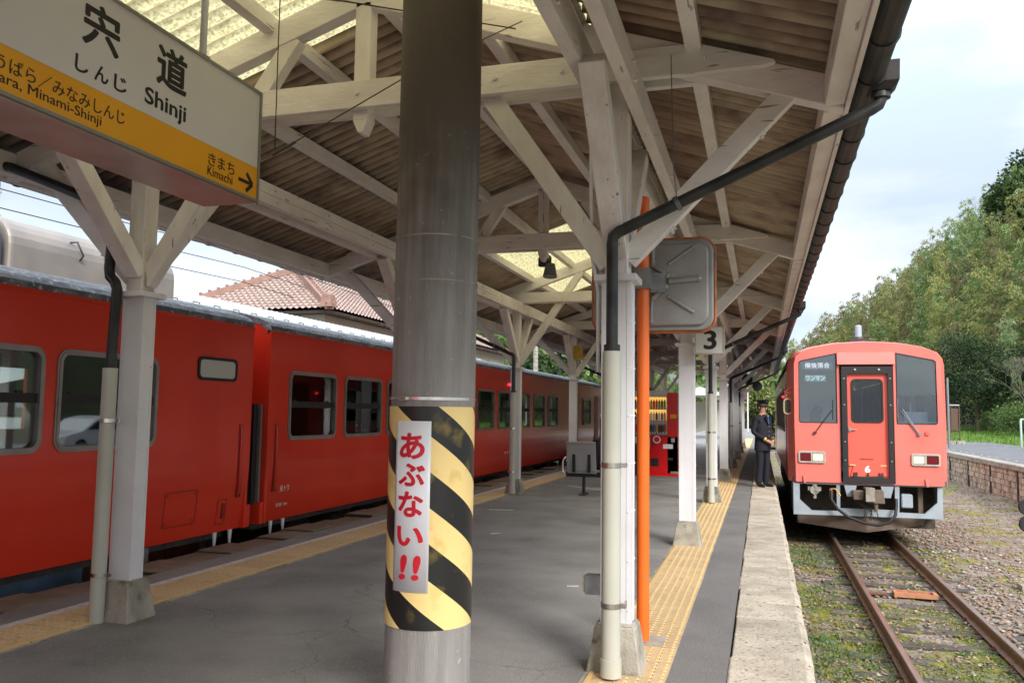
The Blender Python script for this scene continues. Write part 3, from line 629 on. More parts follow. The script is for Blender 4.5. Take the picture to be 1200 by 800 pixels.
for k, y in enumerate(YK):
    for sx, X in ((1, XR), (-1, XL)):
        rz = 0 if sx > 0 else math.pi
        c = p_shaft((X, y, 0)); p_base((0, 0, 0), parent=c); p_collar((0, 0, 0), parent=c); c.scale = (1, .72, 1); c.children[0].scale = (1, 1/.72, 1); c.children[1].scale = (1, .9/.72, 1)
        p_post((X, y, 0)); p_bri((X, y, 0), (0, 0, rz)); p_bro((X, y, 0), (0, 0, rz))
        p_blk((X+sx*.70, y, 2.86), (0, R(-45)*1, rz)); p_blk((X+sx*.22, y, 2.36), (0, R(-45), rz))
        p_brl((X, y, 0)); p_brl((X, y, 0), (0, 0, math.pi))
        p_plate((X, y-.20, 2.42), (R(-47), 0, 0))
    p_tie((CX, y-.076, 0)); p_tie((CX, y+.076, 0)); p_king((CX, y, 0)); p_strap((CX, y-.058, 0))
    p_raf((CX, y, 0)); p_raf((CX, y, 0), (0, 0, math.pi))
    if k < 5:
        for dx in (-1.35, -.95, 0, .9, 1.3, 2.1, -2.1): p_nut((CX+dx, y-.10, 3.32))
    if k == len(YK)-1: continue
    for sx in (1, -1):
        for d in (.68, 1.37, 2.04): p_pur((CX+sx*d, y, rt(d)))
        p_eav((CX+sx*2.762, y, 3.085)); p_fas((CX+sx*2.823, y, 3.075))
        for e in (-.098, .098): p_pl((CX+sx*HW+e, y, 0))
    p_pur((CX, y, rt(0)-.012))
# cross rods seen between trusses
# roof sheets
def corr(name, length, m):
    nx, per = 57, 8; xs = np.linspace(0, .91, nx); zt = .024*np.cos(2*np.pi*xs/.13)
    V = []; F = []
    for off in (0, -.006):
        for u in (0, length*.5, length):
            for i in range(nx): V.append((u, xs[i], zt[i]+off))
    def idx(l_, r_, i): return l_*3*nx+r_*nx+i
    for r_ in range(2):
        for i in range(nx-1):
            F.append((idx(0, r_, i), idx(0, r_+1, i), idx(0, r_+1, i+1), idx(0, r_, i+1)))
            F.append((idx(1, r_, i), idx(1, r_, i+1), idx(1, r_+1, i+1), idx(1, r_+1, i)))
    for i in range(nx-1):
        F.append((idx(0, 0, i), idx(0, 0, i+1), idx(1, 0, i+1), idx(1, 0, i))); F.append((idx(0, 2, i+1), idx(0, 2, i), idx(1, 2, i), idx(1, 2, i+1)))
    for r_ in range(2):
        F.append((idx(0, r_, 0), idx(1, r_, 0), idx(1, r_+1, 0), idx(0, r_+1, 0))); F.append((idx(0, r_+1, nx-1), idx(1, r_+1, nx-1), idx(1, r_, nx-1), idx(0, r_, nx-1)))
    return np_mesh(name, V, F, m, False)
sl = math.atan(.335)
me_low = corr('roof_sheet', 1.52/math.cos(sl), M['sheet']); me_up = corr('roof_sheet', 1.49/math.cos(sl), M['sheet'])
def sky_sheet():
    m = mat('yellowed_translucent_sheet', (0.90, 0.79, 0.42), 0.5, col2=(0.46, 0.36, 0.16), nscale=45, lo=.44, hi=.66, stretch=(1, 1, 1), detail=3)
    t = m.node_tree; n = t.nodes; l = t.links; b = n['Principled BSDF']; o_ = n['Material Output']; src = b.inputs['Base Color'].links[0].from_socket
    tr = n.new('ShaderNodeBsdfTranslucent'); l.new(src, tr.inputs[0]); tp = n.new('ShaderNodeBsdfTransparent'); tp.inputs[0].default_value = (.80, .76, .52, 1)
    a = n.new('ShaderNodeMixShader'); a.inputs[0].default_value = .10; l.new(tr.outputs[0], a.inputs[1]); l.new(tp.outputs[0], a.inputs[2])
    c = n.new('ShaderNodeMixShader'); c.inputs[0].default_value = .80; l.new(b.outputs[0], c.inputs[1]); l.new(a.outputs[0], c.inputs[2]); l.new(c.outputs[0], o_.inputs[0]); groove_shade_grime(m, (.20, .13, .05), .75); return m
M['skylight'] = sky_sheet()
nx = 15; xs_ = np.linspace(0, .91, 57); Vv = []; Ff = []
for u in np.linspace(0, 1.49/math.cos(sl), 3):
    for x in xs_: Vv.append((u, x, .024*math.cos(2*math.pi*x/.13)))
for r_ in range(2):
    for i in range(56): Ff.append((r_*57+i, (r_+1)*57+i, (r_+1)*57+i+1, r_*57+i+1))
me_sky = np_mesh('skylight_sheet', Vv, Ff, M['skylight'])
y = -4.0
while y < 37.2:
    mid = y+.45
    for sx in (1, -1):
        rz = 0 if sx > 0 else math.pi; yo = y if sx > 0 else y+.91
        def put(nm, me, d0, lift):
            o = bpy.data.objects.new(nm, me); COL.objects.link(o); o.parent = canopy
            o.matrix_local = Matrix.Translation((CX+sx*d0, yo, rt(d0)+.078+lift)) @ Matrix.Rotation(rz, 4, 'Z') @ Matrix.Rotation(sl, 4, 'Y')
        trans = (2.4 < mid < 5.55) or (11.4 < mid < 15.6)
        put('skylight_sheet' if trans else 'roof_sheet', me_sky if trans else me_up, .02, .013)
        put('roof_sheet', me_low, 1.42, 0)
    y += .91
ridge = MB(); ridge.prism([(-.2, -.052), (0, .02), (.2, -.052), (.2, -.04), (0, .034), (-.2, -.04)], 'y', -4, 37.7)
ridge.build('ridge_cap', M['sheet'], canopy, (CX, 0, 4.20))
# gutters
def gut(mb, ya, yb):
    n = 12; o1 = [(.066*math.cos(a), .066*math.sin(a)) for a in np.linspace(R(170), R(370), n)]; i1 = [(.061*math.cos(a), .061*math.sin(a)) for a in np.linspace(R(370), R(170), n)]
    mb.prism(o1+i1, 'y', ya, yb)
for sx in (1, -1):
    mb = MB(); gut(mb, -4, 37.1); g_ = mb.build('gutter', M['gutter'], canopy, (CX+sx*2.912, 0, 3.060))
    jb = MB(); jb.ring([(.073*math.cos(a), .073*math.sin(a)) for a in np.linspace(0, 2*math.pi, 17)[:-1]], [(.064*math.cos(a), .064*math.sin(a)) for a in np.linspace(0, 2*math.pi, 17)[:-1]], 'y', -.011, .011)
    jb.box(-.006, .004, -.008, .008, .062, .085)
    jm = jb.mesh('gutter_bracket', M['gutter'])
    yy_ = -.2
    while yy_ < 37: inst('gutter_bracket', jm, g_, (0, yy_, 0)); yy_ += .45
# downpipes on every second pair of columns
pr_black = MB(); pr_black.tube([(1.335, 0, 3.0), (1.335, 0, 2.955), (1.322, 0, 2.925), (1.29, 0, 2.905), (.02, 0, 2.345), (-.01, 0, 2.32), (-.015, 0, 2.28), (-.015, 0, 1.70)], .032, 12)
pr_black.cyl((-.015, 0, 1.70), (-.015, 0, 1.735), .044, n=12); pr_black.cyl((1.335, 0, 2.955), (1.335, 0, 2.995), .046, n=12)
mB = pr_black.mesh('downpipe', M['pipe_black'])
mG = MB().cyl((-.015, 0, .02), (-.015, 0, 1.70), .050, n=20).cyl((-.015, 0, .02), (-.015, 0, .11), .056, n=20).mesh('downpipe_lower', M['pipe'])
hop = MB(); hop.frustum(1.335, 0, 2.985, 3.02, .10, .10, .155, .15); hop.frustum(1.335, 0, 3.02, 3.12, .155, .15, .16, .16); mH = hop.mesh('hopper', M['gutter'])
cl_ = MB(); cl_.cyl((-.015, 0, -.013), (-.015, 0, .013), .0535, n=18, cap=False); cl_.box(.035, .065, -.012, .012, -.012, .012); cl_.box(.045, .055, 0, .09, -.010, .010); mC = cl_.mesh('pipe_clamp', M['steel'])
hg = MB()
for q in (.94,): hg.tube([(.92, 0, 3.19), (.93, 0, 2.96), (.94, 0, 2.80)], .003, 5)
hg2 = MB(); hg2.tube([(.30, 0, 3.30), (.31, 0, 2.70), (.33, 0, 2.50)], .003, 5)
for hg, q in ((hg, .94), (hg2, .33)): hg.cyl((q-.01, 0, 2.345+(q-.02)*.441-.005), (q+.012, 0, 2.345+(q-.02)*.441+.006), .040, n=12, cap=False)
mHg = [hg_.mesh('pipe_hanger', M['galv']) for hg_ in (hg, hg2)]
for q in ():pass
for k in (1, 3, 5, 7):
    for sx, X in ((1, XR+.017), (-1, XL)):
        if sx < 0 and k == 1: continue
        y = YK[k]-.215; S_ = (sx, 1, 1)
        def pp(nm, me, z=0, parent=canopy):
            return inst(nm, me, parent, (X, y, z) if parent is canopy else (0, 0, z), scale=S_ if parent is canopy else None)
        a_ = pp('downpipe', mB); b2 = pp('downpipe_lower', mG); pp('hopper', mH)
        for m_ in mHg: inst('pipe_hanger', m_, a_)
        for z in (1.10, .38): inst('pipe_clamp', mC, b2, (0, 0, z))
# the near left downpipe takes its own route
y = YK[1]-.13
a_ = MB().tube([(-5.24, y, 3.20), (-5.24, y, 3.10), (-5.22, y, 3.07), (-5.05, y, 3.04), (-4.22, y, 2.72), (-4.15, y, 2.67), (-4.135, y, 2.58), (-4.15, y, 2.28), (-4.14, y, 2.23), (-4.08, y-.02, 2.19), (-4.06, y-.02, 2.14), (-4.07, y-.03, 1.60)], .034, 12).build('downpipe', M['pipe_black'], canopy)
b2 = MB().cyl((-4.075, y-.03, .0), (-4.07, y-.03, 1.62), .046, n=20).build('downpipe_lower', M['pipe'], canopy)
for z in (1.28, .30): MB().cyl((-4.07, y-.03, z-.012), (-4.07, y-.03, z+.012), .0495, n=18, cap=False).box(-4.03, -3.98, y-.035, y-.02, z-.01, z+.01).build('pipe_clamp', M['steel'], b2)
# floodlight on truss, conduit on first right column
t = thing('floodlight', 'grey floodlight hanging below the second truss', 'lamp', (-2.32, YK[2]+.12, 3.06))
mb = MB(); mb.cyl((0, 0, .02), (0, -.02, -.13), .055, .085, n=16); mb.build('shade', M['galv'], t)
mb = MB(); mb.box(-.14, -.02, -.03, .05, .0, .10); mb.tube([(-.10, 0, .10), (-.06, 0, .16), (0, 0, .10), (0, 0, .02)], .012, 8); mb.build('bracket', M['iron'], t)
t = thing('conduit', 'thin white cable conduit climbing the left side of the nearest right-hand column', 'conduit', (XR-.11, YK[1]-.02, 0))
MB().tube([(.0, 0, 1.6), (0.0, 0, 2.05), (-.035, 0, 2.25), (-.045, 0, 2.6), (-.045, 0, 3.20)], .011, 8).build('tube', M['steelwhite'], t)
MB().box(-.03, .01, -.02, .02, 3.0, 3.06).build('junction_box', M['steelwhite'], t)
t = thing('socket_box', 'small beige metal box fixed low on the left side of the nearest right-hand column', 'box', (XR-.125, YK[1]-.02, .44))
MB().box(-.045, .04, -.04, .04, -.05, .05).build('housing', M['galv'], t); MB().box(-.058, -.047, -.035, .035, -.042, .042).build('lid', M['concrete'], t)
t = thing('switch_box', 'yellow and black box on the fourth left-hand column', 'box', (XL+.13, YK[4]-.12, 2.55))
M['yellowbox'] = mat('amber_box', (0.55, 0.36, 0.03), .5, col2=(.3, .2, .03), nscale=8)
MB().box(-.10, .10, -.06, .06, .0, .30).build('housing', M['yellowbox'], t); MB().box(-.06, .06, -.07, -.06, .05, .25).build('cover', M['yellowbox'], t)

# ================================================================ HELPERS FOR VEHICLES
from mathutils.geometry import tessellate_polygon
def holed(outer, holes, axis, a, b, mats, name, parent=None, warp=None):
    """plate between planes a and b with holes cut out"""
    loops = [outer]+holes; flat = [p for lp in loops for p in lp]
    tris = tessellate_polygon([[Vector((p[0], p[1], 0)) for p in lp] for lp in loops])
    def P(p, w): return {'x': (w, p[0], p[1]), 'y': (p[0], w, p[1]), 'z': (p[0], p[1], w)}[axis]
    n = len(flat); mb = MB(); fs = [tuple(t) for t in tris]+[tuple(n+i for i in t[::-1]) for t in tris]; st = 0
    for lp in loops:
        k = len(lp)
        for i in range(k): fs.append((st+i, st+(i+1) % k, n+st+(i+1) % k, n+st+i))
        st += k
    mb._add([P(p, a) for p in flat]+[P(p, b) for p in flat], fs); return mb.build(name, mats, parent)
def side_wall(xf, sgn, y0, y1, z0, z1, holes, m, parent, name='side_wall', th=.05, tuck=.10):
    """holes: (ya,yb,za,zb). Outer face at xf, thickness inward. Lower part tucks in."""
    ys = sorted({y0, y1, *[h[0] for h in holes], *[h[1] for h in holes]})
    zs = sorted({z0, z1, .25, .42, .58, .74, .9, *[h[2] for h in holes], *[h[3] for h in holes]}); zs = [z for z in zs if z0 <= z <= z1]
    fx = lambda z: xf-sgn*tuck*max(0, .9-z)**2
    solid = {}
    for i in range(len(ys)-1):
        for j in range(len(zs)-1):
            cy, cz = (ys[i]+ys[i+1])/2, (zs[j]+zs[j+1])/2
            solid[i, j] = not any(h[0] < cy < h[1] and h[2] < cz < h[3] for h in holes)
    vid = {}; V = []; F = []
    def v(i, j, s_):
        k = (i, j, s_)
        if k not in vid: vid[k] = len(V); V.append((fx(zs[j])-sgn*th*s_, ys[i], zs[j]))
        return vid[k]
    for (i, j), s_ in solid.items():
        if not s_: continue
        F.append((v(i, j, 0), v(i+1, j, 0), v(i+1, j+1, 0), v(i, j+1, 0))); F.append((v(i, j, 1), v(i, j+1, 1), v(i+1, j+1, 1), v(i+1, j, 1)))
        if not solid.get((i-1, j)): F.append((v(i, j, 0), v(i, j+1, 0), v(i, j+1, 1), v(i, j, 1)))
        if not solid.get((i+1, j)): F.append((v(i+1, j, 0), v(i+1, j, 1), v(i+1, j+1, 1), v(i+1, j+1, 0)))
        if not solid.get((i, j-1)): F.append((v(i, j, 0), v(i, j, 1), v(i+1, j, 1), v(i+1, j, 0)))
        if not solid.get((i, j+1)): F.append((v(i, j+1, 0), v(i+1, j+1, 0), v(i+1, j+1, 1), v(i, j+1, 1)))
    mb = MB(); mb._add(V, F, False); return mb.build(name, m, parent)

# ================================================================ LEFT TRAIN (two red diesel cars)
SX, ZB, ZT = -5.40, 0.08, 2.27; CXL = -6.845; SXo = 2*CXL-SX
def window_set(w, h):
    o1 = rrect(0, w, 0, h, .105, 5); i1 = rrect(.045, w-.045, .045, h-.045, .07, 5)
    mb = MB(); mb.ring(o1, i1, 'x', -.035, .012); o2 = rrect(.018, w-.018, .018, h-.018, .09, 5)
    mb.ring(o2, i1, 'x', .0125, .019)
    fr = mb.mesh('window_frame', M['alu'])
    pb = MB(); pb.prism(rrect(.03, w-.03, .03, h-.03, .07, 5), 'x', -.026, -.020); pm = pb.mesh('pane', M['glass'])
    bb = MB(); bb.box(-.034, -.006, .04, w-.04, h*.47, h*.47+.075); bb.box(-.03, -.012, w*.13, w*.13+.06, h*.47+.075, h*.47+.095); bb.box(-.03, -.012, w*.80, w*.80+.06, h*.47+.075, h*.47+.095)
    bm_ = bb.mesh('window_rail', M['black'])
    return fr, pm, bm_
WIN = window_set(1.17, .83); WINN = window_set(.62, .83)
strap = MB(); n_ = 12
strap.tube([(0, .045*math.sin(a), .045*math.cos(a)-.10) for a in np.linspace(0, 2*math.pi, 13)], .006, 5, cap=False); strap.tube([(0, 0, 0), (0, 0, -.055)], .006, 5)
M['strap'] = mat('pale_strap_plastic', (.5, .5, .38), .5); mstrap = strap.mesh('hand_strap', M['strap'])
seatm = MB(); seatm.box(-.42, 0, 0, 1.0, .0, .42); seatm.box(-.42, 0, 0.0, .10, .42, 1.02); seatm.box(-.42, 0, .90, 1.0, .42, 1.02); mseat = bpy_seat = seatm.mesh('seat_bay', M['seat'])
def red_car(label, y0, y1, wins, small, doors, ends):
    t = thing('railcar', label, 'railcar', (0, 0, 0))
    holes = [(a+.03, a+1.14, 1.03, 1.80) for a in wins]
    ho = holes+[(a, b, .20, 1.99) for a, b in doors]
    side_wall(SX, 1, y0, y1, ZB, ZT, ho, M['red'], t); side_wall(SXo, -1, y0, y1, ZB, ZT, holes+[(a, b, 1.1, 1.8) for a, b in small], M['red'], t)
    for a in wins:
        for xx_, rz_ in ((SX, 0), (SXo, math.pi)):
            f_ = inst('window', WIN[0], t, (xx_, a if rz_ == 0 else a+1.17, 1.0), (0, 0, rz_))
            inst('pane', WIN[1], f_); inst('window_rail', WIN[2], f_)
    # rain strip and roof
    mb = MB(); mb.box(SX, SX+.012, y0, y1, ZT-.035, ZT); mb.build('rain_strip', M['red'], t)
    half = SX-CXL; hp = [(1.452, 2.272), (1.440, 2.325), (1.385, 2.372), (1.27, 2.415), (1.10, 2.463), (.85, 2.520), (.55, 2.57), (.25, 2.605), (0, 2.615)]
    pr = [(CXL+x, z) for x, z in hp]+[(CXL-x, z) for x, z in hp[::-1][1:]]
    inner = [(CXL+(x-CXL)*.96, z-.05) for x, z in pr][::-1]
    MB().prism(pr+inner, 'y', y0, y1-.0).build('roof', M['trainroof'], t)
    # ends
    for ye, s_ in ends:
        eo = [(SX-.012, ZT-.004), (SX-.012, ZB+.0), (SXo+.012, ZB), (SXo+.012, ZT-.004)]+[(CXL+(x-CXL)*.975, z-.03) for x, z in pr[::-1]][1:-1]
        dh = [(CXL-.42, .25), (CXL+.42, .25), (CXL+.42, 2.10), (CXL-.42, 2.10)]
        holed(eo, [dh], 'y', ye-s_*.05, ye-s_*.004, M['red'], 'end_wall', t)
        for q in (CXL+.72, CXL-.80):
            MB().box(q-.0, q+.08, ye, ye+s_*.13, .30, 2.15).build('gangway_bellows', M['black'], t)
        MB().box(CXL-.72, CXL+.72, ye, ye+s_*.13, 2.12, 2.2).build('gangway_bellows', M['black'], t)
        fl = MB(); fl.box(SX-.13, SX-.10, ye, ye+s_*.13, .30, 1.42).build('safety_flap', M['black'], t)
        MB().box(SX-.099, SX-.060, ye+s_*.02, ye+s_*.055, .30, 1.42).build('flap_edge', M['alu'], t)
        MB().box(SX-.16, SX-.02, ye, ye+s_*.07, .08, .32).build('end_post', M['red'], t)
        hb = MB(); yb = ye-s_*.18
        hb.box(SX-.02, SX+.006, yb-.03, yb-.004, .42, 1.20); hb.box(SX-.02, SX+.006, yb+.020, yb+.036, .42, 1.20); hb.build('grip_recess', M['darkred'], t)
        MB().tube([(SX-.005, yb, .44), (SX+.01, yb, .50), (SX+.012, yb, 1.12), (SX+.004, yb, 1.18)], .012, 6).build('grab_handle', M['red'], t)
        for yy_ in (.22, .48):
            mbk = MB(); ym = ye-s_*yy_; mbk.frustum(SX-.06, ym, -.07, .08, .012, .02, .02, .05); mbk.build('step_marker', M['whiteprint'], t)
    for a, b in small:
        f_ = MB(); f_.ring(rrect(a, b, 1.65, 1.89, .06), rrect(a+.03, b-.03, 1.68, 1.86, .045), 'x', SX-.01, SX+.014)
        fo = f_.build('small_window', M['black'], t); MB().prism(rrect(a+.02, b-.02, 1.67, 1.87, .05), 'x', SX-.005, SX+.006).build('pane', M['frost'], fo)
    for a, b in doors:
        MB().ring([(a-.035, .18), (b+.035, .18), (b+.035, 2.03), (a-.035, 2.03)], [(a, .20), (b, .20), (b, 1.99), (a, 1.99)], 'x', SX-.03, SX+.006).build('door_frame', M['darkred'], t)
        MB().box(SX-.045, SX-.02, a-.02, a+.28, .22, 1.97).build('door', M['red'], t)
    # interior
    MB().box(SXo+.06, SX-.06, y0+.05, y1-.05, .14, .20).build('floor', M['interior'], t)
    mb = MB(); mb.box(SXo+.06, SX-.06, y0+.05, y1-.05, 2.20, 2.23); mb.build('ceiling', M['cream'], t)
    ysm = y0+.5
    while ysm < y1-1.6:
        if not any(a-.9 < ysm < b+.1 for a, b in doors):
            for xx_ in (SX-.09, SXo+.98+.0): 
                s_ = inst('seat_bay', mseat, t, (xx_, ysm, .2)); s_.scale = (2.0, 1, .80)
        ysm += 1.38
    mb = MB(); mb.tube([(SX-.42, y0+.3, 1.86), (SX-.42, y1-.3, 1.86)], .012, 6); rail_ = mb.build('strap_rail', M['alu'], t)
    q = y0+.5
    while q < min(y1-.3, 24):
        if q > 3: inst('hand_strap', mstrap, rail_, (SX-.42, q, 1.85))
        q += .30
    # underframe
    MB().box(SXo+.25, SX-.25, y0+.1, y1-.1, -.02, .12).build('underframe', M['under'], t)
    mb = MB(); mb.box(SX-.62, SX-.20, y0+9.5, y0+12.4, -.75, -.02); mb.build('underfloor_box', M['under'], t)
    for yc in (y0+3.2, y1-3.2):
        mb = MB()
        for sx in (-.62, .62): mb.box(CXL+sx-.06, CXL+sx+.06, yc-1.5, yc+1.5, -.62, -.38)
        mb.box(CXL-.6, CXL+.6, yc-.15, yc+.15, -.6, -.2); bo = mb.build('bogie', M['under'], t)
        for dy in (-1.05, 1.05):
            for sx in (-.54, .54): MB().cyl((CXL+sx-.06, yc+dy, -.53), (CXL+sx+.06, yc+dy, -.53), .43, n=24).build('wheel', M['iron'], bo)
    return t
c1 = red_car('nearest red diesel car on the left, with silver roof unit and small frosted window', -12.8, 8.0,
             [-9.8, -8.42, -7.04, -4.1, -2.72, -1.34, .04, 1.42, 2.75, 4.03, 5.32], [(7.05, 7.70)], [], [(8.0, 1)])
c2 = red_car('second red diesel car on the left, partly behind the striped pole', 8.33, 29.1,
             [8.74, 10.12, 11.44, 15.58, 16.97, 18.40, 19.88, 21.33], [], [(12.9, 14.2), (24.0, 25.1)], [(8.33, -1), (29.1, 1)])
for a, w_ in ((25.84, 1.17),):
    f_ = inst('window', WIN[0], c2, (SX+.02, a, 1.0)); MB().box(SX+.006, SX+.012, a+.04, a+1.13, 1.04, 1.79).build('pane', M['glass_dark'], c2); inst('window_rail', WIN[2], f_)
MB().box(SX+.003, SX+.010, 27.8, 28.4, .2, 1.95).build('crew_door', M['darkred'], c2)
# car 1 hatch covers
def outline_plate(y0, y1, z0, z1, par, nm, r=.03):
    mb = MB(); mb.ring(rrect(y0, y1, z0, z1, r), rrect(y0+.010, y1-.010, z0+.010, z1-.010, r), 'x', SX-.05, SX+.0025); o = mb.build(nm, M['darkred'], par)
    for v in o.data.vertices:
        if v.co.x > SX: v.co.x -= .10*max(0, .9-v.co.z)**2-.0015
    return o
o = outline_plate(6.68, 7.16, .22, .56, c1, 'hatch_outline'); 
for yy_, zz_ in ((6.72, .26), (7.12, .26), (6.72, .52), (7.12, .52)): MB().cyl((SX-.05, yy_, zz_), (SX-.10*(.9-zz_)**2+.006, yy_, zz_), .010, n=6).build('screw', M['darkred'], o)
o = outline_plate(7.50, 7.66, .16, .42, c1, 'latch_outline', .01); MB().box(SX-.07, SX-.020, 7.58, 7.62, .22, .38).build('latch', M['darkred'], o)
# roof unit
def rounded_box_x(y0, y1, x0, x1, z0, z1, r, m, par, nm):
    pts = [(x1, z0)]+[(x1-r+r*math.cos(a), z1-r+r*math.sin(a)) for a in np.linspace(0, math.pi/2, 7)]+[(x0+r-r*math.sin(a), z1-r+r*math.cos(a)) for a in np.linspace(0, math.pi/2, 7)]+[(x0, z0)]
    o = MB().prism(pts, 'y', y0, y1).build(nm, m, par); bev(o, .04, 3); return o
u = rounded_box_x(5.50, 7.62, -7.50, -6.17, 2.45, 3.02, .26, M['ac'], c1, 'cooling_unit')
for yy_ in (6.25, 6.82, 7.3): MB().tube([(-6.22, yy_-.06, 2.90), (-6.13, yy_-.06, 2.90), (-6.11, yy_, 2.78), (-6.16, yy_+.01, 2.74)], .010, 5).build('handle', M['iron'], u)
M['acdark'] = mat('dark_blue_grey_unit', (.07, .08, .12), .5, col2=(.05, .05, .07), nscale=6)
rounded_box_x(3.2, 5.44, -7.50, -6.16, 2.45, 3.03, .28, M['acdark'], c1, 'exhaust_unit')
MB().box(SX-.95, SX-.28, 3.9, 6.0, -.30, .06).build('underfloor_tank', M['tank'], c1)
MB().box(SX-.25, SX-.12, 6.5, 6.62, -.2, .06).build('step_bracket', M['galv'], c1)
mb = MB()
for k in range(6): mb.box(SX-.20, SX-.08, 3.4+k*.1, 3.45+k*.1, -.06, .04)
mb.build('pipe_bundle', M['iron'], c1)
text_mesh('米トウ', .20, .085, M['whiteprint'], (SX-.02, 8.66, .40), (0, 1, 0), (0, 0, 1), .01, parent=c2)
text_mesh('定員 104', .24, .04, M['whiteprint'], (SX-.03, 8.60, .235), (0, 1, 0), (0, 0, 1), .01, parent=c2)
text_mesh('キハ47 3012', 1.10, .13, M['whiteprint'], (SX-.018, 17.55, .44), (0, 1, 0), (0, 0, 1), .02, parent=c2)
tl = thing('side_lamp', 'small glowing red lamp high on the side of the second red car', 'lamp', (SX+.01, 17.75, 1.98))
M['redglow'] = mat('lit_red_lens', (.8, .02, .03), .3, emit=(1, .03, .05), estr=1.2)
tl.parent = None
MB().cyl((0, 0, 0), (.03, 0, 0), .028, n=10).build('lens', M['redglow'], tl)

# ================================================================ RIGHT TRAIN
rt_ = thing('railcar', 'orange-red railcar facing the camera on the right track with lit headlights', 'railcar', (1.92, 17.1, 0))
def xz(pts): return [(a-1.92, b) for a, b in pts]
fo = [(-1.29, .115), (1.29, .115), (1.305, 1.2), (1.30, 2.38), (1.27, 2.52), (1.17, 2.62), (.95, 2.70), (.55, 2.77), (0, 2.80), (-.55, 2.77), (-.95, 2.70), (-1.17, 2.62), (-1.27, 2.52), (-1.30, 2.38), (-1.305, 1.2)]
wl = [(-1.222, 1.28), (-1.19, 1.245), (-.52, 1.245), (-.52, 2.592), (-1.17, 2.455), (-1.215, 2.42)]
wr = [(-x, z) for x, z in wl][::-1]
dr = [(-.475, .13), (.475, .13), (.475, 2.36), (-.475, 2.36)]
fp = holed(fo, [wl, wr, dr], 'y', 0, .06, M['redfront'], 'front_panel', rt_)
# body shell behind the front
def body_out(hw, zt, n=9):
    pts = [(-hw, .10), (-hw-.005, 1.2), (-hw, 2.30)]
    for i in range(n):
        a = math.pi*(i+.5)/n; pts.append((-hw*math.copysign(abs(math.cos(a))**.62, math.cos(a)), 2.30+(zt-2.30)*abs(math.sin(a))**.62))
    return pts+[(hw, 2.30), (hw+.005, 1.2), (hw, .10)]
f2 = [(-1.29, .115), (-1.305, 1.2), (-1.30, 2.38)]; 
A = [(-1.29, .115), (-1.305, 1.2), (-1.30, 2.38), (-1.27, 2.52), (-1.17, 2.62), (-.95, 2.70), (-.55, 2.77), (0, 2.80), (.55, 2.77), (.95, 2.70), (1.17, 2.62), (1.27, 2.52), (1.30, 2.38), (1.305, 1.2), (1.29, .115)]
B = [(-1.41, .105), (-1.42, 1.2), (-1.41, 2.36), (-1.385, 2.50), (-1.29, 2.62), (-1.02, 2.73), (-.58, 2.81), (0, 2.84), (.58, 2.81), (1.02, 2.73), (1.29, 2.62), (1.385, 2.50), (1.41, 2.36), (1.42, 1.2), (1.41, .105)]
mb = MB(); k = len(A)
mb._add([(x, .0, z) for x, z in A]+[(x*1.01, .05, z+.004) for x, z in A]+[(x, .32, z) for x, z in B]+[(x, 1.0, z) for x, z in B], [(r_*k+i, r_*k+i+1, (r_+1)*k+i+1, (r_+1)*k+i) for r_ in range(3) for i in range(k-1)], False)
mb.build('cab_shell', M['redfront'], rt_)
o = side_wall(-1.41, -1, 1.0, 16.1, .105, 2.33, [(a, a+1.0, 1.05, 1.95) for a in (3.0, 4.3, 5.6, 6.9, 8.2, 9.5, 10.8)]+[(1.35, 2.25, .2, 2.05), (13.2, 14.2, .2, 2.05)], M['red'], rt_, tuck=0)
side_wall(1.41, 1, 1.0, 16.1, .105, 2.33, [(a, a+1.0, 1.05, 1.95) for a in (3.0, 4.3, 5.6, 6.9, 8.2, 9.5, 10.8)], M['red'], rt_, tuck=0)
for a in (3.0, 4.3, 5.6, 6.9, 8.2, 9.5, 10.8):
    for s_ in (-1, 1):
        w_ = MB().ring([(a-.04, 1.01), (a+1.04, 1.01), (a+1.04, 1.99), (a-.04, 1.99)], [(a+.02, 1.07), (a+.98, 1.07), (a+.98, 1.93), (a+.02, 1.93)], 'x', s_*1.38, s_*1.425).build('window', M['alu'], rt_)
        MB().box(s_*1.39-.004, s_*1.39+.004, a, a+1, 1.05, 1.95).build('pane', M['glass'], w_)
for a in (1.35, 13.2): MB().box(-1.40, -1.37, a, a+.95, .2, 2.05).build('door', M['darkred'], rt_)
C_ = [(x, z) for x, z in B[2:-2]]
mb = MB(); kk = len(C_); mb._add([(x*1.01, 1.0, z+.01) for x, z in C_]+[(x*1.01, 16.1, z+.01) for x, z in C_], [(i, i+1, kk+i+1, kk+i) for i in range(kk-1)], True); mb.build('roof', M['trainroof'], rt_)
MB().box(-1.38, 1.38, 16.04, 16.1, .12, 2.5).build('rear_wall', M['red'], rt_)
MB().box(-1.36, 1.36, .1, 16.0, .10, .20).build('floor', M['interior'], rt_); MB().box(-1.30, 1.30, .2, 16.0, 2.50, 2.54).build('ceiling', M['cream'], rt_)
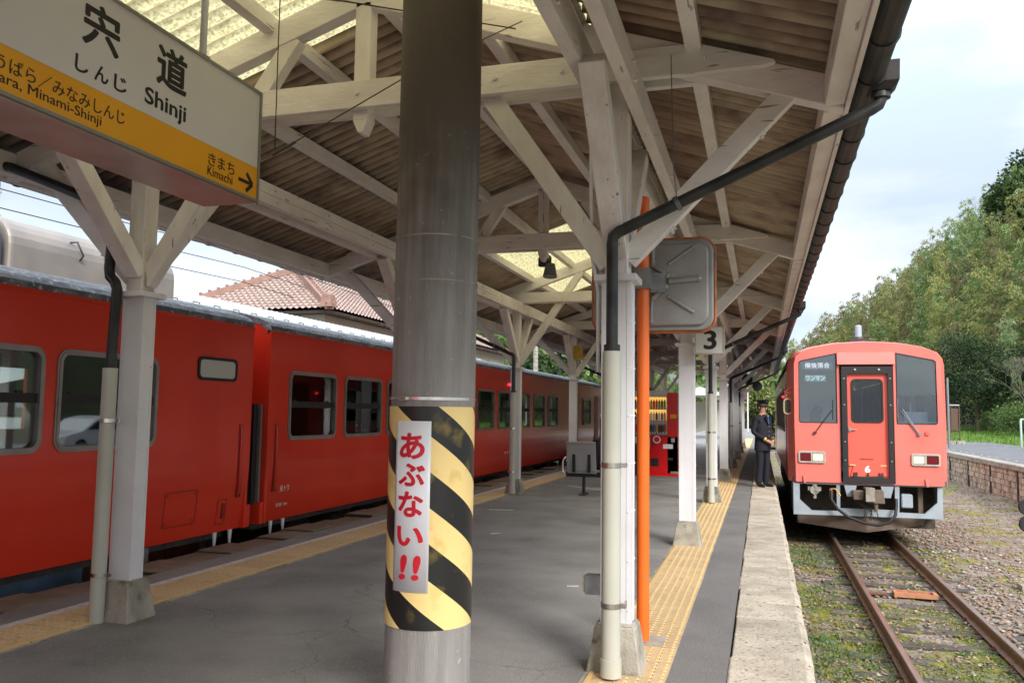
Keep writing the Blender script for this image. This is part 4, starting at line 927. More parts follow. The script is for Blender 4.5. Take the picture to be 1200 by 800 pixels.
# cab interior
M['cabcream'] = mat('cab_panel', (.62, .64, .62), .6)
mb = MB(); mb.box(-1.30, -.45, 1.25, 1.30, .2, 2.4); mb.build('cab_partition', M['cabcream'], rt_)
mb = MB(); mb.box(.45, .62, 1.25, 1.30, .2, 2.4); mb.box(.95, 1.05, 1.25, 1.30, .2, 2.4); mb.box(1.2, 1.36, 1.25, 1.3, .2, 2.4); mb.box(.45, 1.36, 1.25, 1.3, .2, 1.4); mb.build('cab_partition', M['cabcream'], rt_)
mb = MB(); mb.box(.50, 1.25, .22, .65, .25, 1.30); mb.box(.7, 1.1, .3, .5, 1.3, 1.48); mb.cyl((.82, .4, 1.48), (.82, .4, 1.66), .02); mb.build('driving_desk', M['gray_frame'], rt_)
mb = MB(); mb.box(-1.25, -.55, .22, .55, .25, 1.26); mb.box(-1.0, -.8, .25, .45, 1.26, 1.50); mb.sphere((-.85, .4, 1.5), .09); mb.build('crew_desk', M['iron'], rt_)
MB().box(.16, .19, 2.4, 2.45, .3, 2.3).box(-.3, -.22, 2.4, 2.45, .2, 2.4).build('hand_pole', M['whiteprint'], rt_)
# glass
def pane(poly, y, m, nm='windscreen'): return MB().prism(poly, 'y', y, y+.006).build(nm, m, rt_)
W1 = pane(wl, .022, M['glass_dark']); W2 = pane(wr, .022, M['glass_dark'])
for W, poly in ((W1, wl), (W2, wr)):
    cx_ = sum(p[0] for p in poly)/6; cz_ = sum(p[1] for p in poly)/6
    inn = [(cx_+(p[0]-cx_)*.958, cz_+(p[1]-cz_)*.975) for p in poly]
    MB().ring(poly, inn, 'y', -.004, .020).build('gasket', M['black'], W)
M['visor'] = mat('dark_tinted_visor', (.04, .06, .055), .35, col2=(.07, .05, .06), nscale=2)
MB().prism([(.53, 1.78), (1.20, 1.80), (1.16, 2.44), (.53, 2.57)], 'y', .040, .046).build('sun_visor', M['visor'], W2)
M['litprint'] = mat('glowing_white_print', (.8, .8, .8), .5, emit=(.9, .95, 1), estr=.22)
M['navyblind'] = mat('navy_destination_blind', (.07, .10, .15), .4)
db = MB().prism([(-1.19, 2.25), (-.56, 2.255), (-.56, 2.555), (-1.16, 2.43), (-1.19, 2.40)], 'y', .034, .050).build('destination_box', M['navyblind'], rt_)
MB().box(-1.165, -.60, .0295, .0335, 2.275, 2.425).build('destination_blind', mat('blue_grey_blind', (.16, .21, .28), .4), db)
text_mesh('備後落合', .46, .105, M['litprint'], (-1.10, .0290, 2.305), (1, 0, 0), (0, 0, 1), .022, parent=db)
text_mesh('BINGO-OCHIAI', .24, .018, M['whiteprint'], (-1.10, .0290, 2.283), (1, 0, 0), (0, 0, 1), .01, parent=db)
om = MB().box(-1.10, -.715, .030, .034, 2.045, 2.17).build('one_man_plate', mat('teal_plate', (.38, .78, .74), .4), rt_)
text_mesh('ワンマン', .35, .095, M['litprint'], (-1.083, .0295, 2.06), (1, 0, 0), (0, 0, 1), .035, parent=om)  # plate lettering given a faint glow of its own to stay legible
# hood over the gangway door
mb = MB(); mb.prism([(-.085, 2.37), (0, 2.37), (0, 2.605), (-.03, 2.60)], 'x', -.515, .50); mb.build('door_hood', M['redfront'], rt_)
MB().ring([(-.445, .135), (.455, .135), (.455, 2.33), (-.445, 2.33)], rrect(-.345, .37, .235, 2.20, .05, 0) if False else [(-.345, .235), (.37, .235), (.37, 2.20), (-.345, 2.20)], 'y', -.06, .05).build('gangway_seal', M['black'], rt_)
dd = holed([(-.345, .235), (.37, .235), (.37, 2.20), (-.345, 2.20)], [rrect(-.26, .28, 1.275, 2.08, .07)], 'y', .015, .045, M['reddoor'], 'gangway_door', rt_)
MB().ring(rrect(-.275, .295, 1.26, 2.095, .08), rrect(-.245, .265, 1.29, 2.065, .06), 'y', .002, .03).build('window_gasket', M['black'], dd)
MB().prism(rrect(-.25, .27, 1.28, 2.07, .06), 'y', .030, .034).build('pane', M['glass_door'], dd)
MB().box(-.33, -.29, -.02, .015, 1.10, 1.17).box(-.31, -.19, -.03, -.015, 1.125, 1.145).build('door_handle', M['steel'], dd)
fl_ = [(-.31, .25), (-.245, .46), (-.14, .545), (.14, .545), (.27, .44), (.33, .27)]
fp2 = MB().prism(fl_, 'y', -.012, .012).build('footplate', M['reddoor'], dd)
text_mesh('6', .10, .13, M['whiteprint'], (-.06, -.0145, .325), (1, 0, 0), (0, 0, 1), .045, parent=dd)
MB().box(-.14, .10, .006, .014, .572, .582).build('slot', M['black'], dd)
mb = MB()
for x in (-.24, -.20, 0.0, .20, .25): mb.box(x-.012, x+.012, -.045, -.0, .24, .33)
mb.box(-.25, .27, -.04, -.01, .235, .255); mb.build('latch_row', M['iron'], dd)
for x in (-.27, .27):
    MB().box(x-.05, x+.05, -.018, -.012, .45, .475).build('step_pad', M['tiledot'], dd)
for z in (.55, .9, 1.6, 2.1):
    for x in (-.40, .41): MB().cyl((x, -.06, z), (x, -.075, z), .014, n=8).build('bolt', M['steel'], rt_)
for x in (-.2, .22): MB().cyl((x, -.06, 2.27), (x, -.08, 2.27), .022, n=8).build('bolt', M['steel'], rt_)
# light clusters
M['lamp_on'] = mat('lit_headlight', (.55, .50, .42), .2, emit=(1.0, .70, .38), estr=.16)
M['lamp_core'] = mat('lit_filament', (1, .95, .85), .2, emit=(1.0, .88, .62), estr=3)
M['tail'] = mat('dark_red_tail_lens', (.14, .004, .008), .15)
M['bezel'] = mat('pale_grey_bezel', (.45, .42, .38), .4, col2=(.36, .33, .30), nscale=9)
for x0, flip in ((-1.24, 0), (.752, 1)):
    hb_ = MB().ring(rrect(x0, x0+.488, .482, .705, .035, 3), rrect(x0+.028, x0+.46, .512, .672, .02, 3), 'y', -.035, .0).build('light_housing', M['bezel'], rt_)
    MB().box(x0+.02, x0+.47, -.006, -.002, .5, .68).build('backing', M['black'], hb_); MB().box(x0+.225, x0+.255, -.034, -.01, .51, .675).build('divider', M['bezel'], hb_)
    a_, b3 = (x0+.035, x0+.22) if not flip else (x0+.265, x0+.455); c3, d3 = (x0+.262, x0+.455) if not flip else (x0+.035, x0+.222)
    MB().prism(rrect(a_, b3, .52, .665, .02, 3), 'y', -.022, -.007).build('tail_lens', M['tail'], hb_)
    MB().prism(rrect(c3, d3, .52, .665, .02, 3), 'y', -.020, -.007).build('headlight', M['lamp_on'], hb_)
    for q in (.33, .70): MB().sphere((c3+(d3-c3)*q, -.022, .592), .024, 8, 5, (1, .3, 1)).build('bulb', M['lamp_core'], hb_)
# wipers
MB().tube([(-.93, -.02, 1.06), (-.78, -.05, 1.27), (-.62, -.035, 1.49)], .010, 6).tube([(-.60, -.02, 1.69), (-.605, -.02, 1.31)], .008, 5).cyl((-.93, .0, 1.06), (-.93, -.05, 1.06), .03, n=8).build('wiper', M['iron'], rt_)
MB().tube([(.90, -.03, 1.07), (.61, -.035, 1.53)], .010, 6).tube([(.87, -.03, 1.09), (.585, -.035, 1.50)], .008, 6).tube([(.54, -.02, 1.73), (.535, -.02, 1.33)], .008, 5).cyl((.90, 0, 1.07), (.90, -.05, 1.07), .034, n=8).build('wiper', M['galv'], rt_)
MB().box(1.0, 1.06, -.03, 0, 1.05, 1.11).build('socket', M['reddoor'], rt_)
for x in (-1.16, .98): MB().frustum(x+.03, -.02, .10, .24, .03, .05, .07, .02).build('bracket', M['redfront'], rt_)
# skirt frame with openings
so = [(-1.34, .095), (-1.34, -.514), (-.5, -.50), (.5, -.492), (1.27, -.486), (1.275, .12)]
h1 = [(-1.222, .075), (-1.225, -.225), (-1.01, -.428), (-.557, -.42), (-.56, .075)]; h2 = [(-.495, .075), (-.498, -.362), (.459, -.360), (.465, .085)]; h3 = [(.545, .085), (.53, -.398), (.964, -.403), (1.182, -.19), (1.19, .09)]
holed(so, [h1, h2, h3], 'y', .05, .11, M['gray_frame'], 'skirt_frame', rt_)
MB().box(-1.34, -1.30, .11, 1.2, -.5, .09).build('skirt_side', M['gray_frame'], rt_); MB().box(1.235, 1.275, .11, 1.2, -.48, .10).build('skirt_side', M['gray_frame'], rt_)
mb = MB(); mb._add([(-1.26, .45, -.52), (-.04, .08, -.52), (1.06, .45, -.50), (-1.22, .45, -.715), (-.04, .08, -.80), (1.0, .45, -.66), (-1.26, .50, -.52), (1.06, .50, -.50), (-1.22, .50, -.715), (1.0, .5, -.66), (-.04, .14, -.52), (-.04, .14, -.8)],
        [(0, 3, 4, 1), (1, 4, 5, 2), (6, 10, 11, 8), (10, 7, 9, 11), (0, 1, 10, 6), (1, 2, 7, 10), (3, 8, 11, 4), (4, 11, 9, 5)]); mb.build('snow_plough', M['plow'], rt_)
mb = MB(); mb.box(-.09, .07, -.34, .3, -.20, .06); mb.frustum(.10, -.15, -.22, .02, .30, .25, .26, .2); mb.frustum(-.20, -.12, -.17, -.0, .16, .2, .2, .2); mb.cyl((.10, -.2, -.22), (.10, -.2, -.38), .05, .03, n=8); bev(mb.build('coupler', M['plow'], rt_), .02, 2)
MB().box(-.085, .07, -.36, -.34, -.18, .07).build('coupler_face', M['concrete'], rt_)
for x in (-.32, .32): MB().frustum(x, .02, -.13, .08, .12, .1, .22, .16).build('buffer_bracket', M['gray_frame'], rt_)
MB().tube([(-.66, .02, -.02), (-.66, -.06, -.20), (-.56, -.1, -.36), (-.38, -.12, -.50), (-.1, -.12, -.60), (.12, -.12, -.63), (.32, -.12, -.58), (.44, -.1, -.44), (.47, -.04, -.28), (.48, .03, -.15)], .030, 8).build('brake_hose', M['black'], rt_)
MB().cyl((-.66, .02, -.16), (-.66, .02, .0), .035, n=8).tube([(-.66, .0, .0), (-.58, -.02, .0), (-.50, -.04, -.12)], .015, 6).build('hose_cock', M['gold'], rt_)
mb = MB(); mb.cyl((-.95, .06, -.04), (-.95, .20, -.04), .085, n=10); mb.cyl((-.95, .1, .0), (-.95, .1, .085), .05, n=8); mb.cyl((-.95, .1, -.2), (-.95, .1, -.1), .03, n=8); mb.box(-1.07, -.83, .12, .2, -.06, .02); mb.build('air_valve', M['concrete'], rt_)
bev(MB().box(.58, .78, .12, .4, -.32, -.06).build('jumper_box', M['gray_frame'], rt_), .02)
MB().box(.90, .98, .3, .5, -.42, .08).build('step_post', M['plow'], rt_)
for k in range(5):
    x = -.1+.05*k; MB().tube([(-.25+k*.05, -.05, -.18-.02*k), (x, -.14, -.30), (x+.04*(-1)**k, -.13, -.46), (x-.02, -.12, -.55)], .010, 5).build('chain', M['iron'], rt_)
MB().box(-1.25, 1.25, .7, 15.5, -.75, .09).build('underframe', M['under'], rt_)
for yc in (2.6, 13.2):
    for dy in (-.9, .9):
        for sx in (-.54, .54): MB().cyl((-.025+sx-.06, yc+dy, -.53), (-.025+sx+.06, yc+dy, -.53), .42, n=20).build('wheel', M['iron'], rt_)
# roof antenna
an = MB().cyl((.03, 1.4, 3.0), (.03, 1.4, 3.24), .070, .064, n=14).sphere((.03, 1.4, 3.24), .064, 12, 6, (1, 1, .5)).build('antenna', mat('grey_antenna', (.34, .39, .45), .5), rt_)
mb = MB(); mb.box(-.16, .22, 1.25, 1.55, 2.86, 2.97); mb.cyl((.03, 1.4, 2.94), (.03, 1.4, 3.02), .10, .075, n=12); mb.cyl((-.12, 1.3, 2.95), (-.12, 1.3, 2.99), .03, n=8); mb.cyl((.20, 1.3, 2.95), (.20, 1.3, 2.99), .03, n=8); mb.build('antenna_base', M['iron'], rt_)
MB().sphere((.45, 1.3, 2.83), .07, 10, 6).build('vent', M['bezel'], rt_); MB().cyl((.78, 1.3, 2.78), (.78, 1.3, 2.92), .035, n=8).build('vent', M['iron'], rt_)
# cab mirror
mr = MB().ring(rrect(-1.50, -1.335, 1.40, 1.72, .07), rrect(-1.475, -1.36, 1.43, 1.69, .05), 'y', .17, .22).build('mirror', mat('beige_mirror_shell', (.45, .38, .24), .5), rt_)
MB().prism(rrect(-1.48, -1.355, 1.425, 1.695, .05), 'y', .19, .20).build('mirror_plate', M['iron'], mr)
MB().tube([(-1.43, .2, 1.70), (-1.47, .2, 1.86), (-1.31, .1, 1.95)], .012, 6).tube([(-1.47, .2, 1.83), (-1.30, .1, 1.83)], .010, 6).build('mirror_arm', M['redfront'], mr)
rl = MB().cyl((-1.42, 2.6, 1.80), (-1.47, 2.6, 1.80), .024, n=10).build('side_lamp', M['redglow'], rt_)

# ================================================================ BIG CONCRETE POLE
pole = thing('concrete_pole', 'thick grey concrete pole with yellow and black warning band, nearest to the camera', 'pole', (-1.462, 3.6, 0))
def pole_mat():
    m = mat('stained_grey_concrete_pole', (0.085, 0.076, 0.068), 0.62, col2=(0.30, 0.285, 0.27), nscale=3.0, lo=.36, hi=.68, stretch=(7, 7, .5), bump=.6, bscale=40, col3=(.46, .45, .43), n3=22, lo3=.66, hi3=.72, spec=.35, detail=9)
    t = m.node_tree; n = t.nodes; l = t.links; b = n['Principled BSDF']; src = b.inputs['Base Color'].links[0].from_socket
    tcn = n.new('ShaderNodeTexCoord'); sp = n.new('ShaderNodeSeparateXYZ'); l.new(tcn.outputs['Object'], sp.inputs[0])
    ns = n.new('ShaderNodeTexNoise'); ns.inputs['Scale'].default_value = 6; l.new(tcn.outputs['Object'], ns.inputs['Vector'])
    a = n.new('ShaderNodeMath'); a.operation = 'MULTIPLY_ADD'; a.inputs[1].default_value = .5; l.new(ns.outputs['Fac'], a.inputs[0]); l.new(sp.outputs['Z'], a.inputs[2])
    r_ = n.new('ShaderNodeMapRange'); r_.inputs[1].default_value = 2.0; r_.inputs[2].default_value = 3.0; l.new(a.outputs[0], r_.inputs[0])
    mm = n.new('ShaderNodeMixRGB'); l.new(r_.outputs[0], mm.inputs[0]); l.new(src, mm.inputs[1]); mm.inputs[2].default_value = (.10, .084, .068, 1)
    # the pole is paler towards its foot, blending to dark brown higher up
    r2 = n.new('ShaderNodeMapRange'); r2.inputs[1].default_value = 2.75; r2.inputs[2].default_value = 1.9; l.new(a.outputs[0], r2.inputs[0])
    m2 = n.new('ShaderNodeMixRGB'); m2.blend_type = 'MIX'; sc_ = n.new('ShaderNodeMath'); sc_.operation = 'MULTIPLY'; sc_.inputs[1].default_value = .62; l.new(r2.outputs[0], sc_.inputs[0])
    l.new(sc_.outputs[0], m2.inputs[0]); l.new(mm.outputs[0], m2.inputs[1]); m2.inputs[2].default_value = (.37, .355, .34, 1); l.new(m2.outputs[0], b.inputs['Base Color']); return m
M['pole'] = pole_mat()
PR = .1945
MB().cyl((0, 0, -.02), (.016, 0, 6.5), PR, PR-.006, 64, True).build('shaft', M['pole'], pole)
for z in (2.16, 1.955):
    MB().cyl((0.004, 0, z), (0.004, 0, z+.006), PR+.0008, n=64, cap=False).build('mould_seam', M['concrete'], pole)
def stripe_mat():
    m = mat('yellow_black_hazard_band', (.8, .5, .1), .38); t = m.node_tree; n = t.nodes; l = t.links; b = n['Principled BSDF']
    tcn = n.new('ShaderNodeTexCoord'); sp = n.new('ShaderNodeSeparateXYZ'); l.new(tcn.outputs['Object'], sp.inputs[0])
    at = n.new('ShaderNodeMath'); at.operation = 'ARCTAN2'; l.new(sp.outputs['Y'], at.inputs[0]); l.new(sp.outputs['X'], at.inputs[1])
    m1 = n.new('ShaderNodeMath'); m1.operation = 'MULTIPLY_ADD'; m1.inputs[1].default_value = 3/(2*math.pi); l.new(at.outputs[0], m1.inputs[0])
    m2 = n.new('ShaderNodeMath'); m2.operation = 'MULTIPLY_ADD'; m2.inputs[1].default_value = 1/.31; m2.inputs[2].default_value = STRIPE_PHASE; l.new(sp.outputs['Z'], m2.inputs[0]); l.new(m2.outputs[0], m1.inputs[2])
    fr = n.new('ShaderNodeMath'); fr.operation = 'FRACT'; l.new(m1.outputs[0], fr.inputs[0])
    gt = n.new('ShaderNodeMath'); gt.operation = 'GREATER_THAN'; gt.inputs[1].default_value = .5; l.new(fr.outputs[0], gt.inputs[0])
    ns = n.new('ShaderNodeTexNoise'); ns.inputs['Scale'].default_value = 9; ns.inputs['Detail'].default_value = 8; l.new(tcn.outputs['Object'], ns.inputs['Vector'])
    r_ = n.new('ShaderNodeValToRGB'); r_.color_ramp.elements[0].position = .58; r_.color_ramp.elements[1].position = .72; l.new(ns.outputs['Fac'], r_.inputs[0])
    bk = n.new('ShaderNodeMixRGB'); bk.inputs[1].default_value = (.013, .013, .013, 1); bk.inputs[2].default_value = (.16, .115, .03, 1); l.new(r_.outputs[0], bk.inputs[0])
    yl = n.new('ShaderNodeMixRGB'); yl.inputs[1].default_value = (.88, .66, .27, 1); yl.inputs[2].default_value = (.76, .52, .17, 1); l.new(r_.outputs[0], yl.inputs[0])
    mm = n.new('ShaderNodeMixRGB'); l.new(gt.outputs[0], mm.inputs[0]); l.new(bk.outputs[0], mm.inputs[1]); l.new(yl.outputs[0], mm.inputs[2]); l.new(mm.outputs[0], b.inputs['Base Color']); return m
STRIPE_PHASE = 0.517
MB().cyl((0, 0, .425), (0, 0, 1.390), PR+.0022, n=64, cap=False).build('warning_band', stripe_mat(), pole)
MB().cyl((0, 0, 1.418), (0, 0, 1.432), PR+.004, n=64, cap=False).build('steel_strap', M['steel'], pole)
cdir = Vector((1.462, -3.6, 0)).normalized(); rdir = Vector((-cdir.y, cdir.x, 0))
def on_pole(phi, z, r_): return cdir*(r_*math.cos(phi))+rdir*(r_*math.sin(phi))+Vector((0, 0, z))
MB().box(-.02, .02, -.008, .008, -.012, .012).build('strap_buckle', M['steel'], pole, tuple(on_pole(R(-40), 1.425, PR+.01)), (0, 0, R(-18)))
ph0, ph1, sz0, sz1 = R(-52), R(-1), .585, 1.325
sv, sf = [], []; nn = 14
for i in range(nn+1):
    ph = ph0+(ph1-ph0)*i/nn
    for z in (sz0, sz1): sv.append(on_pole(ph, z, PR+.0035))
    for z in (sz0, sz1): sv.append(on_pole(ph, z, PR+.0045))
for i in range(nn):
    a = i*4; b = a+4; sf += [(a+2, b+2, b+3, a+3), (a, a+1, b+1, b), (a+1, a+3, b+3, b+1), (a, b, b+2, a+2)]
sf += [(0, 2, 3, 1), (nn*4, nn*4+1, nn*4+3, nn*4+2)]
mb = MB(); mb._add(sv, sf, True); st_ = mb.build('warning_sticker', M['sticker'], pole)
sw = (ph1-ph0)*PR; sh = sz1-sz0
for ch, xa, xb, ya, yb in (('あ', .15, .85, .07, .225), ('ぶ', .13, .87, .25, .385), ('な', .14, .84, .415, .565), ('い', .12, .86, .62, .735), ('!', .20, .40, .785, .93), ('!', .56, .76, .785, .93)):
    x0, w = xa*sw, (xb-xa)*sw; z0 = sz1-yb*sh; h = (yb-ya)*sh; sk = .012 if ch == '!' else 0
    text_mesh(ch, w, h, M['redprint'], (0, 0, 0), (1, 0, 0), (0, 1, 0), .035, .0015, 'red_lettering', st_,
              bend=lambda c, x0=x0, z0=z0, sk=sk, h=h: on_pole(ph0+(x0+c.x+sk*(c.y/h))/PR, z0+c.y, PR+.005+c.z))

# ================================================================ STATION NAME SIGN
sg = thing('station_sign', 'hanging white and orange station name sign reading Shinji', 'sign', (-2.30, 1.76, 2.352))
W_, H_ = 1.632, .540
bev(MB().box(-.30, -.012, 0, W_, 0, H_).build('housing', M['signframe'], sg), .006)
MB().box(-.297, -.015, .01, W_-.01, -.004, .0).build('bottom_panel', M['signbottom'], sg)
MB().box(-.012, -.004, .012, W_-.012, .165, H_-.012).build('face_panel', M['signwhite'], sg)
MB().box(-.012, -.003, .012, W_-.012, .012, .1635).build('orange_band', M['signorange'], sg)
mb = MB(); mb.box(-.012, .004, 0, W_, 0, .012); mb.box(-.012, .004, 0, W_, H_-.012, H_); mb.box(-.012, .004, 0, .012, .012, H_-.012); mb.box(-.012, .004, W_-.012, W_, .012, H_-.012); mb.build('frame', M['signframe'], sg)
def st(s, ya, yb, za, zb, bold=.0, face=-.0035): return text_mesh(s, yb-ya, zb-za, M['ink'], (face, ya-1.76, za-2.352), (0, 1, 0), (0, 0, 1), bold, .0010, parent=sg)
st('宍', 2.292, 2.470, 2.664, 2.832, .030); st('道', 2.672, 2.854, 2.664, 2.836, .030)
for ch, a, b in (('し', 2.268, 2.328), ('ん', 2.358, 2.425), ('じ', 2.452, 2.517)): st(ch, a, b, 2.550, 2.612, .022)
st('Shinji', 2.614, 2.858, 2.540, 2.628, .022)
st('しょうばら／みなみしんじ', 1.845, 2.514, 2.430, 2.484, .010, -.0025); st('Shōbara, Minami-Shinji', 1.850, 2.401, 2.380, 2.428, .008, -.0025)
for ch, a, b in (('き', 3.014, 3.066), ('ま', 3.082, 3.132), ('ち', 3.150, 3.202)): st(ch, a, b, 2.430, 2.484, .010, -.0025)
st('Kimachi', 3.012, 3.190, 2.384, 2.424, .008, -.0025)
mb = MB(); y_, z_ = 3.236-1.76, 2.427-2.352
mb.box(-.003, -.0015, y_, y_+.088, z_-.008, z_+.008); mb.beam((-.0022, y_+.060, z_+.042), (-.0022, y_+.108, z_), .0015, .018, (0, 0, 1)); mb.beam((-.0022, y_+.060, z_-.042), (-.0022, y_+.108, z_), .0015, .018, (0, 0, 1)); mb.build('arrow', M['ink'], sg)
for yy_ in (.35, 1.31):
    MB().cyl((-.10, yy_, H_), (-.10, yy_, 1.45), .016, n=10).build('hanging_rod', M['steelwhite'], sg)
    mb = MB(); mb.box(-.125, -.075, yy_-.02, yy_+.02, H_, H_+.06); mb.build('rod_bracket', M['galv'], sg)
t = thing('guy_wire', 'thin black cable running diagonally from the sign rod past the big pole', 'cable', (0, 0, 0))
MB().tube([(-2.38, 3.10, 3.28), (-2.0, 3.6, 3.42), (-1.35, 4.48, 3.60)], .004, 5).build('strand', M['iron'], t)
MB().tube([(-2.40, 3.06, 3.28), (-2.75, 2.7, 3.44), (-3.2, 2.2, 3.6)], .004, 5).build('strand', M['iron'], t)
t = thing('guy_wire', 'long thin cable crossing behind the big pole towards the sign corner', 'cable', (0, 0, 0))
MB().tube([(-1.30, 4.44, 3.62), (-1.75, 4.0, 3.20), (-2.30, 3.50, 2.62)], .0035, 5).cyl((-2.30, 3.50, 2.62), (-2.22, 3.57, 2.70), .007, n=6).build('strand', M['iron'], t)
t = thing('hanging_wire', 'thin black wire hanging straight down beside the station sign', 'wire', (-2.24, 3.42, 0)); MB().tube([(0, 0, 3.9), (0.0, 0, 3.1), (.003, 0, 2.62)], .0028, 5).build('strand', M['black'], t)

# ================================================================ MIRROR ON ORANGE POLE
t = thing('traffic_mirror', 'square convex mirror seen from its grey back, on a bright orange pole', 'mirror', (-.700, 5.17, 0))
MB().cyl((0, 0, 0), (0.0, 0, 2.72), .0385, n=24).build('pole', M['orange'], t)
MB().sphere((0, 0, 2.72), .039, 16, 6, (1, 1, .5)).build('cap', M['orange'], t)
mx0, mx1, mz0, mz1 = -.335, .425, 1.895, 2.475
bk = MB().prism(rrect(mx0, mx1, mz0, mz1, .085, 6), 'y', .10, .125).build('back_plate', M['mirrorback'], t); bev(bk, .012, 3)
MB().prism(rrect(mx0+.03, mx1-.03, mz0+.03, mz1-.03, .07, 6), 'y', .075, .10).build('pressed_panel', M['mirrorback'], bk); bev(bk.children[0], .012, 3)
rm = MB(); pts = [(x, .13, z) for x, z in rrect(mx0-.004, mx1+.004, mz0-.004, mz1+.004, .09, 6)]; rm.tube(pts+[pts[0]], .014, 8, cap=False); rm.build('rim', M['mirrorrim'], t)
gl = []; fgl = []; ng = 12
for i in range(ng+1):
    for j in range(ng+1):
        u, v = i/ng*2-1, j/ng*2-1; gl.append((.045+u*.36, .135+.05*(1-.5*(u*u+v*v)), 2.185+v*.27))
for i in range(ng):
    for j in range(ng): a = i*(ng+1)+j; fgl.append((a, a+1, a+ng+2, a+ng+1))
mb = MB(); mb._add(gl, fgl, True); mb.build('mirror_face', mat('silvered_glass', (.8, .8, .8), .03, metal=1.0), t)
def rib(a, b, r_=.013):
    rb = MB(); rb.tube([(a[0], .076, a[1]), ((a[0]+b[0])/2, .070, (a[1]+b[1])/2), (b[0], .076, b[1])], r_, 8); rb.sphere((a[0], .076, a[1]), r_*1.15, 8, 6); rb.sphere((b[0], .076, b[1]), r_*1.15, 8, 6); rb.build('pressed_rib', M['mirrorback'], bk)
rib((.155, 2.315), (.300, 2.415)); rib((.16, 2.205), (.335, 2.215), .020); rib((.150, 2.105), (.295, 2.010)); rib((.045, 2.38), (.055, 2.33)); rib((.05, 2.42), (.05, 2.33), .016)
rib((.05, 2.31), (.14, 2.24), .020); rib((.05, 2.10), (.13, 2.17), .020); rib((.04, 1.95), (.045, 2.09), .014)
rib((-.25, 2.40), (-.1, 2.31)); rib((-.27, 2.2), (-.1, 2.2), .020); rib((-.25, 2.0), (-.1, 2.1))
cb = MB(); cb.box(-.050, .050, -.050, .060, 2.145, 2.275); cb.box(.04, .13, .03, .075, 2.13, 2.25); cb.build('clamp', M['galv'], t); bev(t.children[-1], .006)
for x, z in ((.085, 2.24), (.085, 2.145), (-.03, 2.255), (-.03, 2.165)): MB().cyl((x, .0 if x > 0 else -.05, z), (x, .03-.03 if x < 0 and False else (.035 if x > 0 else -.06), z), .011, n=8).build('bolt', M['galv'], t)
MB().box(-.12, .13, -.10, .12, 0.0, .012).build('foot_plate', M['concrete'], t)

# ================================================================ PLATFORM NUMBER SIGNS
M['numface'] = mat('number_sign_face', (.62, .62, .58), .4); M['numframe'] = mat('number_sign_frame', (.42, .38, .30), .5)
def num_sign(x, y, z, w, h, label, post=False, rest=None):
    t = thing('number_sign', label, 'sign', (x, y, z), 0, 'platform number 3 signs')
    mb = MB(); mb.ring([(0, 0), (w, 0), (w, h), (0, h)], [(.010, .010), (w-.010, .010), (w-.010, h-.010), (.010, h-.010)], 'y', -.012, .10); mb.build('frame', M['numframe'], t)
    MB().box(.010, w-.010, -.004, .09, .010, h-.010).build('face_panel', M['numface'], t)
    text_mesh('3', h*.46, h*.70, M['ink'], (w*.30, -.006, h*.16), (1, 0, 0), (0, 0, 1), .030, parent=t)
    if post: MB().cyl((w/2, .05, -z), (w/2, .05, 0), .05, n=10).build('post', M['steelwhite'], t); MB().box(w/2-.13, w/2+.13, -.08, .18, -z, -z+.3).build('footing', M['concrete'], t)
    return t
num_sign(-.662, 8.90, 2.005, .300, .290, 'white number 3 sign fixed to the second right-hand column, largest of the two')
num_sign(-1.02, 36.9, 2.02, .46, .40, 'small white number 3 sign on its own post at the far end of the canopy', True)

# ================================================================ BENCH
def bench(x, y, n, label, mats, rz=0):
    t = thing('platform_bench', label, 'bench', (x, y, 0), rz)
    MB().box(0, n*.56, .10, .17, .30, .38).build('beam', M['black'], t)
    for i in range(n):
        x0 = .03+i*.56; s_ = MB(); s_.prism([(-.02, .40), (.02, .40), (-.06, .86), (-.085, .90), (-.115, .885), (-.09, .84)][:6], 'x', x0, x0+.50)
        b_ = s_.build('backrest', mats[i % len(mats)], t, (0, .05, 0)); bev(b_, .012, 2)
        bev(MB().box(x0, x0+.50, .05, .48, .36, .40).build('seat', mats[i % len(mats)], t), .012, 2)
        MB().box(x0+.10, x0+.15, -.035, -.005, .38, .72).build('back_bracket', M['black'], t, (0, .02, 0)); MB().box(x0+.36, x0+.41, -.035, -.005, .38, .72).build('back_bracket', M['black'], t, (0, .02, 0))
    for x0 in (.30, n*.56-.30):
        MB().cyl((x0, .14, 0), (x0, .14, .32), .028, n=10).build('leg', M['black'], t); MB().box(x0-.05, x0+.05, -.02, .30, .0, .03).build('foot', M['iron'], t)
    MB().tube([(.0, .10, .32), (-.06, .10, .38), (-.06, .10, .56), (-.02, .12, .62), (.02, .30, .62), (.0, .40, .38), (0, .2, .33)], .014, 8).build('armrest', M['steel'], t)
    return t
M['benchgrey'] = mat('grey_bench_plastic', (.34, .34, .36), .5, col2=(.30, .30, .31), nscale=4); M['benchnavy'] = mat('navy_bench_plastic', (.025, .03, .05), .5)
bench(-3.18, 13.78, 2, 'grey platform bench seen from behind, between the white columns', [M['benchgrey'], M['benchnavy']])
bench(-3.02, 15.4, 1, 'dark navy single seat just behind the grey bench', [M['benchnavy']])

